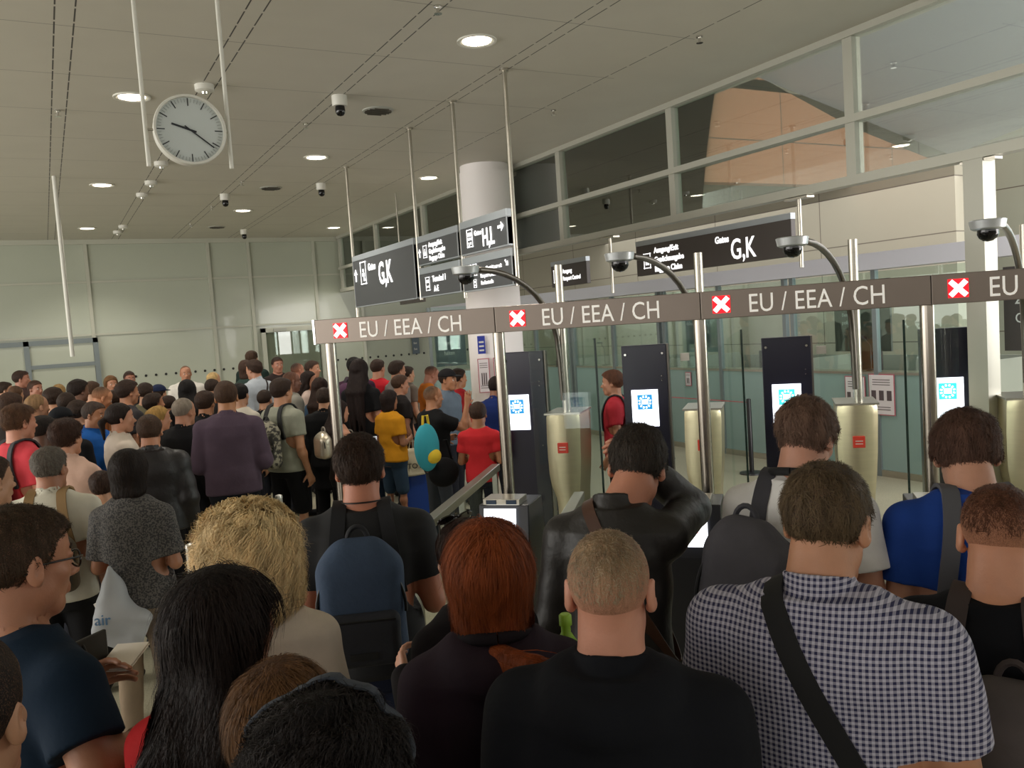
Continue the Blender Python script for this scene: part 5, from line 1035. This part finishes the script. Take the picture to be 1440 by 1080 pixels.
# --- middle of the queue
p = P('grey-haired man in a white polo shirt with tan backpack straps', 66, 628, 4.6, 18, hair=('short', '#57524b', '#6c665e'), skin='#a8745a', top=('tee', '#cbc6b6'), strand=4000, sl=.02, collar=True, w=1.1, bottom=('trousers', '#1a1a1c'), arms=('hold', 'relax'), hy=16)
backpack(p, 'olive and tan backpack on the grey-haired man in white', '#5b5140', '#3d382c', h=(.12, .06, .17), zc=1.12, strapcol='#8c6f48', xo=.05)
p = P('person with a dark bob in a speckled grey shirt and khaki trousers', 178, 634, 4.75, 22, fem=True, hair=('bob', '#1c1512', '#261d18'), skin='#a87558', top=('shirt', '#555', speckle('speckled_grey', '#5a5652', '#2a292a', 120, .5), .8), strand=4000, sl=.05, bottom=('trousers', '#8d7b66'), w=1.15, arms=('hold', 'hold'), loose=.8, shoes='#1a1614', lift=.05, q=.009)
p = P('shorter person with a dark brown bun beside the speckled grey shirt', 141, 662, 5.35, 14, fem=True, hair=('bun', '#33231c', '#3f2d24'), top=('tee', '#241d1c'), bottom=('trousers', '#1c1a1c'), strand=2500, sl=.03)
bagm = glass('thin_white_plastic', (.8, .8, .8), .05, .3, .72, '#c9ccd0')
q = at_d(158, 815, 4.35); F_ = Field(); fn, lo, hi = rbox((.02, 0, -.24), rotm('y', .35), (.13, .06, .12), .05); F_.add(wr_wrap(fn, .022, 5, .5), lo, hi, .03); F_.cone((0, 0, -.18), (0, 0, -.04), .1, .04, .05); F_.cone((0, 0, -.05), (-.01, 0, .06), .05, .012, .06)
r = empty('plastic_bag', q, 'translucent white plastic carrier bag with pale blue print beside khaki trousers', 'bag', None, -.5); fobj('bag_body', F_, .008, bagm, r); text('print', 'air', .08, mat('faded_blue_print', '#5f82a6', .7), r, (-.06, -.105, -.2), (1, 0, 0), (0, 0, 1)); MB().box((-.03, 0, -.14), (.06, .012, .05), ((.9, 0, .4), (0, 1, 0), (-.4, 0, .9))).build('white_packet', mat('paper_white', '#e9e2d8', .6), r)
p = P('short-haired man in a black leather jacket in front of the purple shirt', 208, 583, 6.1, 8, hair=('crop', '#33261d', '#463527'), skin='#b07a5c', top=('jacket', '#181416', clothmat('#181416', kind='leather')), strand=2500, sl=.02, w=1.1, bottom=('trousers', '#141316'), lift=.2)
p = P('man in a plain purple shirt seen from behind', 316, 536, 7.0, 8, hair=('crop', '#33241a'), skin='#a8744f', top=('shirt', '#4d3f4c', None or clothmat('#4d3f4c'), 1.), w=1.15, bottom=('trousers', '#15181f'), arms=('hold', 'hold'), q=.010)
p = P('man with glasses in a grey-green T-shirt and black shorts with a camouflage backpack', 394, 532, 8.2, 48, hair=('thick', BK), skin='#b58262', top=('tee', '#8e8f80'), bottom=('shorts', '#121214'), w=1.1, arms=('relax', 'down'), shoes='#3a3a3a', q=.011, stance=.08)
backpack(p, 'camouflage patterned backpack on the man in the grey-green T-shirt', '#77725f', None, h=(.15, .08, .23), zc=1.14, m=speckle('camouflage_cloth', '#8f8a78', '#2f2d28', 26, .5), pocket=True, strapcol='#1b1b1b')
p = P('grey-haired man in a black suit looking right, next to the purple shirt', 256, 559, 7.3, 45, hair=('thin', '#7a7266'), skin='#ad7a5f', top=('jacket', '#131316'), w=1.12)
p = P('woman with short dark brown hair in a pale pink jacket holding her phone up', 90, 590, 5.7, 42, fem=True, hair=('thick', '#2b1c16', '#3a261d'), skin='#b98468', top=('jacket', '#c9a695'), arms=('phone', 'reach'), strand=3000, sl=.03, w=1.15)
q = to_world(p, p.arm[1][2]+arr(0, .09, .05)); tag(MB().box(q, (.035, .005, .07)).build('mobile_phone', mat('phone_white', '#c9c9cc', .3), None, .004), 'pale mobile phone held up by the woman in pink', 'phone')
p = P('fair-skinned young man in a coral polo shirt with charcoal straps', 22, 568, 5.9, 62, hair=('crop', '#4a3324', '#573e2c'), skin='#bd8268', top=('tee', '#c8414a'), strand=3000, sl=.03, arms=('hold', 'hold'))
backpack(p, 'charcoal backpack on the young man in coral at the left edge', '#333438', '#28292c', h=(.15, .08, .22), zc=1.16, strapcol='#2c2d31')
p = P('dark-skinned person between coral polo and pink jacket', 57, 584, 6.5, 60, hair=('short', BK), skin='#5a3c2c', top=('tee', '#6a5a50'))
p = P('person in a black cap behind the pink jacket', 84, 573, 7.2, 30, hair=('short', BK), top=('jacket', '#14151a'), skin='#8c5f48')
def cap_on(p, col, lab, group=None):
    r = bag_root(p, 'cap', lab, 'cap', group); F = Field(); F.ell(p.head((0, -.012, .05)), arr(.093, .112, .09)*p.s, .01, 'u', p.Rh); n = p.Rh[:, 2]; c = p.head((0, 0, .045))
    F.add((lambda c, n: lambda P_: (P_-c)@n)(c, n), p.hc-.2, p.hc+.2, .004, 's')
    fobj('crown', F, .01, clothmat(col), r); F2 = Field(); F2.ell(p.head((0, .12, .05)), arr(.07, .07, .008)*p.s, .005, 'u', p.Rh@rotm('x', -.15)); fobj('peak', F2, .008, clothmat(col), r)

cap_on(p, '#111318', 'black cap worn behind the woman in the pink jacket')
p = P('grey-templed man in a bright blue jacket turned three-quarters to the camera', 131, 565, 7.9, 120, hair=('crop', '#2f2a27'), skin='#a87352', top=('jacket', '#1b55a0'), hy=0, hp=6)
p = P('woman with dark hair tied back in a cream jacket, in profile facing right', 166, 567, 7.0, 82, fem=True, hair=('pony', '#1f1511'), skin='#b98468', top=('jacket', '#c9bcae'), arms=('cross', 'cross'), w=1.1)
p = P('blonde woman with her hair up, behind the short-haired leather jacket man', 221, 571, 7.6, 70, fem=True, hair=('bun', '#94733f'), skin='#b98468', top=('blouse', '#b9a78f'))
p = P('dark-haired man looking up to the right, behind the blonde woman', 212, 553, 8.8, 60, hair=('crop', BK), skin='#a87352', top=('tee', '#2a2522'), hp=-10)
p = P('dark-haired person just left of the purple shirt', 287, 550, 8.4, 30, hair=('thick', '#1f1612'), skin='#a87352', top=('jacket', '#18181b'))
p = P('balding man with thin sandy hair, behind the coral polo', 49, 554, 8.2, 60, hair=('thin', '#7d6244'), skin='#a97a5c', top=('shirt', '#39332f'))
p = P('dark brown haired head at the left edge behind the coral polo', 12, 552, 7.4, 40, hair=('crop', '#2b1d17'), top=('tee', '#2a2422'))
p = P('dark-haired head between sandy hair and the man in a black jacket', 73, 545, 9.2, 30, hair=('thick', BK), top=('tee', '#1f1c1c'))
p = P('tall dark-haired man in a black jacket, left part of the crowd', 108, 534, 9.9, 60, hair=('thick', '#14100e'), skin='#6e4c3a', top=('jacket', '#141519'))
p = P('brown-haired head behind the tall man in the black jacket', 128, 536, 11.2, 40, hair=('crop', '#3d2b20'), top=('tee', '#3a3230'))
p = P('shaven-headed man bowing to the right in an orange top', 146, 543, 9.4, 75, hair=('buzz', '#4b3a2c'), skin='#c08560', top=('tee', '#a8673d'), hp=24)
p = P('black-haired man with sideburns looking right, middle of the crowd', 177, 535, 9.3, 66, hair=('thick', BK), skin='#b07a5a', top=('tee', '#39373a'))
p = P('person with dark cropped hair in an olive shirt, left crowd', 203, 538, 10.2, 30, hair=('crop', BK), top=('tee', '#6a6550'))
p = P('person in a navy cap near the middle of the left crowd', 222, 541, 10.6, 40, hair=('short', BK), top=('jacket', '#1c2233')); cap_on(p, '#1b2540', 'navy cap in the middle of the left crowd')
p = P('black-haired woman seen from behind below the man in the white T-shirt', 262, 534, 9.6, 5, fem=True, hair=('long', '#120e0d'), top=('tee', '#1d1b1e'))
p = P('stern man in a white T-shirt facing the camera before the green wall', 260, 514, 13.8, 172, hair=('buzz', '#4b3b2d'), skin='#b07c60', top=('tee', '#dcd7cf'), w=1.2, q=.014)
p = P('man with thin blond hair near the green wall', 299, 523, 13.0, 60, hair=('thin', '#b79a68'), skin='#bb8c6c', top=('tee', '#9c8a74'))
p = P('dark-haired head under the blond man', 297, 533, 11.4, 40, hair=('crop', BK), top=('tee', '#2e2c2d'))
p = P('bespectacled man in a dark jacket looking right, standing tall at the far left', 28, 521, 13.4, 100, hair=('crop', '#241b16'), skin='#a5705a', top=('jacket', '#4a3836'))
p = P('dark-haired man at the far left edge of the back row', 5, 537, 13.0, 90, hair=('crop', BK), top=('tee', '#3a3434'))
p = P('young man turned to the camera right of the bespectacled man', 48, 535, 13.2, 140, hair=('crop', '#33241c'), skin='#a5705a', top=('tee', '#5a3f3b'))
p = P('brown-haired head below the bespectacled man', 21, 542, 11.6, 30, hair=('thin', '#4b3628'), top=('tee', '#3b302c'))
p = P('blonde head far back below the glass door frame', 82, 541, 13.6, 20, fem=True, hair=('bob', '#94764a'), top=('tee', '#6a5a4a'))
p = P('woman with light brown hair facing the camera, back row', 155, 529, 13.4, 160, fem=True, hair=('bob', '#6b4c30'), skin='#b07c60', top=('tee', '#8a5a4a'))
p = P('dark-haired man facing the camera, back row left of the row of black dots', 181, 522, 13.6, 165, hair=('crop', '#221a16'), skin='#a5705a', top=('tee', '#2c2a2c'))
p = P('dark head between woman in back row and man facing the camera', 168, 541, 12.2, 20, hair=('crop', BK), top=('tee', '#2c2a2c'))
p = P('dark head right of the orange top', 160, 549, 10.4, 30, hair=('thick', '#241a15'), top=('jacket', '#1d1d22'))
p = P('dark head behind the black cap', 92, 552, 9.0, 20, hair=('crop', BK), top=('jacket', '#17181c'))
p = P('brown head at the left edge above the coral polo', 36, 566, 7.6, 50, hair=('thin', '#33261e'), top=('tee', '#2c2a2c'))
p = P('dark head between grey suit and blond woman', 236, 556, 9.6, 30, hair=('crop', '#1c1512'), top=('jacket', '#17171a'))
p = P('person with black hair left of the blue jacket', 108, 563, 8.6, 40, hair=('thick', BK), top=('jacket', '#131419'))
# --- centre group behind the leftmost post
p = P('tall man seen from behind near the door in the green wall', 353, 493, 14.6, 30, hair=('crop', '#33261c'), top=('jacket', '#20302c'), w=1.05)
p = P('long brown-haired woman left of the pale blue shirt', 345, 507, 13.0, 30, fem=True, hair=('bob', '#3d2b22'), top=('tee', '#2b3b36'))
p = P('dark-haired man in a pale blue-white shirt facing left', 356, 506, 11.8, -50, hair=('thick', '#211813'), skin='#b98468', top=('shirt', '#a9b0b8', clothmat('#a9b0b8'), 1.), w=1.15, lean=4, q=.013, arms=('hold', 'cross'))
cross_strap(p, 1, mat('dark_strap', '#221a18', .8), .03, 'dark strap across the pale blue-white shirt')
p = P('smiling dark-bearded man facing the camera near the door', 389, 502, 14.2, 160, hair=('crop', BK), skin='#a5705a', top=('tee', '#2c2321'))
p = P('man in a dark maroon shirt turned right near the door', 417, 510, 13.4, 60, hair=('buzz', '#2a201a'), skin='#a5705a', top=('shirt', '#35201f'))
p = P('man in a pink shirt left of the first steel post', 438, 507, 13.2, 110, hair=('crop', '#241b16'), skin='#b98468', top=('tee', '#b97a72'))
p = P('dark-haired woman in a pale top left of the first steel post', 433, 522, 11.6, 100, fem=True, hair=('long', '#231712'), skin='#b98468', top=('tee', '#b9a49a'))
p = P('brown-haired woman in a denim shirt at the first steel post', 449, 531, 9.9, 30, fem=True, hair=('long', '#2b1c16'), skin='#b98468', top=('shirt', '#3c536c'), bottom=('trousers', '#0f0f11'))
p = P('bald brown-skinned man in a grey T-shirt behind the camouflage backpack', 408, 522, 10.2, 70, hair=('buzz', '#4b3428'), skin='#7d5340', top=('tee', '#8a877e'), w=1.1)
p = P('small dark-haired woman in a white lace top', 336, 539, 9.0, 30, fem=True, hair=('bun', BK), top=('tee', '#bdb6a8'))
p = P('black-clad person behind the camouflage backpack', 372, 560, 9.2, 30, h=.92, hair=('short', BK), top=('jacket', '#101114'))
p = P('person in a long black coat just left of the first steel post', 455, 545, 8.4, 20, hair=('crop', BK), top=('coat', '#0e0e10'), bottom=('trousers', '#0c0c0e'))
# --- right of the leftmost post
p = P('woman with long dark hair to the waist, black top and jeans', 504, 505, 9.6, 25, fem=True, hair=('long', '#1d1311', '#1d1311'), skin='#b98468', top=('tee', '#131315'), long_len=.5, bottom=('trousers', '#1f2d3d'), q=.012)
p = P('person with a dark topknot beside the long-haired woman', 497, 502, 11.0, 20, hair=('bun', BK), top=('tee', '#3a1e33'))
backpack(p, 'purple and blue backpack left of the long-haired woman', '#4b2744', '#25476a', h=(.16, .08, .2), zc=1.25, strapcol='#2a1c2a')
p = P('man in a red T-shirt holding his hand to his face', 530, 505, 11.2, 40, hair=('crop', '#1f1713'), skin='#b98468', top=('tee', '#b51f2a'), arms=('hold', 'face'))
p = P('dark-haired man in a grey top, right of the red T-shirt', 557, 507, 11.0, 60, hair=('thick', BK), skin='#b07c60', top=('tee', '#77716d'))
p = P('dark-haired head farther behind the grey top', 572, 515, 12.0, 60, hair=('crop', BK), top=('tee', '#6d6258'))
p = P('brown-haired man behind the woman in yellow', 561, 527, 9.9, 70, hair=('crop', '#3a2a20'), skin='#b07c60', top=('tee', '#2b2727'))
p = P('woman in a mustard yellow T-shirt and denim shorts', 546, 549, 9.2, 50, fem=True, hair=('bob', '#221714'), skin='#9c6b4e', top=('tee', '#c98a1c'), bottom=('shorts', '#33465a'), arms=('hold', 'hold'), w=1.25, shoes='#5a4538', q=.012, belly=.03)
sb = to_world(p, p.arm[1][2])+arr(.02, -.02, -.10); r = empty('shopping_bag', sb, 'cream shopping bag with black lettering carried by the woman in yellow', 'bag'); r.rotation_euler.z = -.35
F_ = Field(); fn, lo, hi = rbox((0, 0, -.16), np.eye(3), (.125, .06, .15), .03); F_.add(wr_wrap(fn, .010, 8), lo, hi, .02); fobj('bag_body', F_, .008, mat('cream_plastic', '#d8d0b4', .45), r); text('lettering', 'TOY', .08, BLACKP, r, (-.08, -.078, -.22), (1, 0, 0), (0, 0, 1))
MB().tube([(-.05, 0, -.02), (-.03, 0, .07), (.03, 0, .07), (.05, 0, -.02)], .006, 6).build('handle', mat('cream_plastic', '#d8d0b4', .45), r)
p = P('crouched young woman holding a phone beside the first steel post', 474, 553, 8.7, 60, fem=True, hair=('long', '#241814'), skin='#b98468', top=('tank', '#2a2322'), arms=('phone', 'phone'), h=.88, bottom=('trousers', '#15151a'))
backpack(p, 'shiny silver backpack by the first steel post', '#c9bda8', None, h=(.12, .07, .15), zc=1.28, m=mat('silver_vinyl', '#d2c6b2', .3, .7, bump=.3), pocket=False, strapcol='#8a8176')
q = to_world(p, p.arm[1][2]+arr(0, .08, .05)); tag(MB().box(q, (.05, .006, .035)).build('mobile_phone', mat('phone_lit', '#d7dce6', .3, emit=.6), None, .003), 'lit mobile phone held by the crouched woman', 'phone')
p = P('man in an orange T-shirt with a black strap looking down', 609, 514, 11.2, 70, hair=('buzz', '#2a201a'), skin='#a5705a', top=('tee', '#c8742a'), hp=24)
p = P('man in a black T-shirt pointing upward with his raised hand', 607, 542, 8.4, 60, hair=('buzz', '#4a3b2e'), skin='#a87352', top=('tee', '#101012'), arms=('hold', 'up'), w=1.15, bottom=('trousers', '#3b3f45'), q=.011, curlh=(.5, .1))
p = P('man in a grey-blue polo shirt wearing a dark cap', 628, 519, 9.6, 120, hair=('short', BK), skin='#a87352', top=('tee', '#5f6c7a'), collar=True); cap_on(p, '#1c1a1c', 'dark cap on the man in the grey-blue polo shirt')
p = P('dark-haired man in a dark red T-shirt behind the grey-blue polo', 643, 518, 10.0, 60, hair=('crop', BK), skin='#a87352', top=('tee', '#9c2228'))
p = P('boy in a bright red T-shirt seen from behind', 671, 565, 7.9, 12, hair=('crop', '#2a1f1a'), skin='#a87352', top=('tee', '#c22a30'), hs=1.12, arms=('hold', 'hold'), q=.010)
cyb = at_d(600, 626, 7.75); r = empty('turquoise_backpack', cyb, 'turquoise and yellow child backpack carried by the man in black', 'backpack'); r.rotation_euler.z = .3
F_ = Field(); F_.ell((0, 0, -.02), (.13, .09, .22), .01); fobj('main_compartment', F_, .01, mat('turquoise_cloth', '#2b93a3', .8), r); F_ = Field(); F_.ell((.02, -.06, -.1), (.08, .06, .07), .01); fobj('front_pocket', F_, .01, mat('yellow_cloth', '#d6b52a', .8), r)
MB().tube([(-.03, 0, .18), (-.02, 0, .27), (.03, 0, .27), (.04, 0, .18)], .012, 8).build('top_handle', mat('yellow_cloth', '#d6b52a', .8), r)
bk = at_d(624, 664, 7.95); F_ = Field(); F_.ell((0, 0, 0), (.15, .1, .14), .01); r = empty('duffel_bag', bk, 'round black bag hanging at the hip of the man in the black T-shirt', 'bag'); fobj('bag_body', F_, .012, clothmat('#121214'), r); MB().tube([(-.1, 0, .08), (-.03, 0, .3), (.05, 0, .3), (.1, 0, .08)], .012, 8).build('handle', clothmat('#121214'), r)
sc = at_z(597, 735, 0)
r = empty('suitcase', (sc[0], sc[1], 0), 'blue wheeled suitcase with raised handle behind the boy in red', 'suitcase'); r.rotation_euler.z = -.4
MB().b2((-.2, -.12, .06), (.2, .12, .58)).build('shell', mat('blue_shell', '#173f8c', .4), r, .03); 
for x in (-.07, .07): MB().tube([(x, .05, .57), (x, .05, .95)], .009, 8).build('handle_tube', STEEL, r)
MB().tube([(-.08, .05, .95), (.08, .05, .95)], .014, 8).build('grip', BLACKP, r)
for x in (-.15, .15):
    for y in (-.08, .08): MB().lathe((x-.015, y, .03), [(0, .03), (.03, .03)], 14, (1, 0, 0)).build('wheel', BLACKP, r)
# --- inside the gates
p = P('person in a blue jacket leaning inside the first gate lane', 698, 529, 8.9, 30, hair=('crop', '#120f10'), skin='#8c5f48', top=('jacket', '#1a2c66'), lean=10, arms=('hold', 'hold'))
p = P('boy in a red T-shirt with a dark backpack standing in profile beyond the gates', 861, 521, 8.1, -82, hair=('thick', '#4b2f22'), skin='#b98468', top=('tee', '#b02f3a'), bottom=('trousers', '#2a2422'), arms=('relax', 'relax'))
backpack(p, 'dark backpack on the boy in red beyond the gates', '#2f3638', None, h=(.13, .06, .18), zc=1.2, strapcol='#22262a')
p = P('person with reddish face half hidden behind the first steel pedestal', 762, 556, 9.4, 60, h=.8, hair=('crop', '#2a1c18'), skin='#a06a58', top=('tee', '#7a4a48'))
bt = at_d(795, 872, 2.1); tag(MB().lathe(bt, [(-.2, .03), (-.06, .03), (-.03, .012), (-.01, .012)], 16).lathe(bt, [(-.012, .016), (.012, .016), (.016, .012)], 18).build('drink_bottle', mat('lime_green_cap', '#9bc83a', .4)), 'small bottle with a lime green cap beside the close-cropped man', 'bottle')
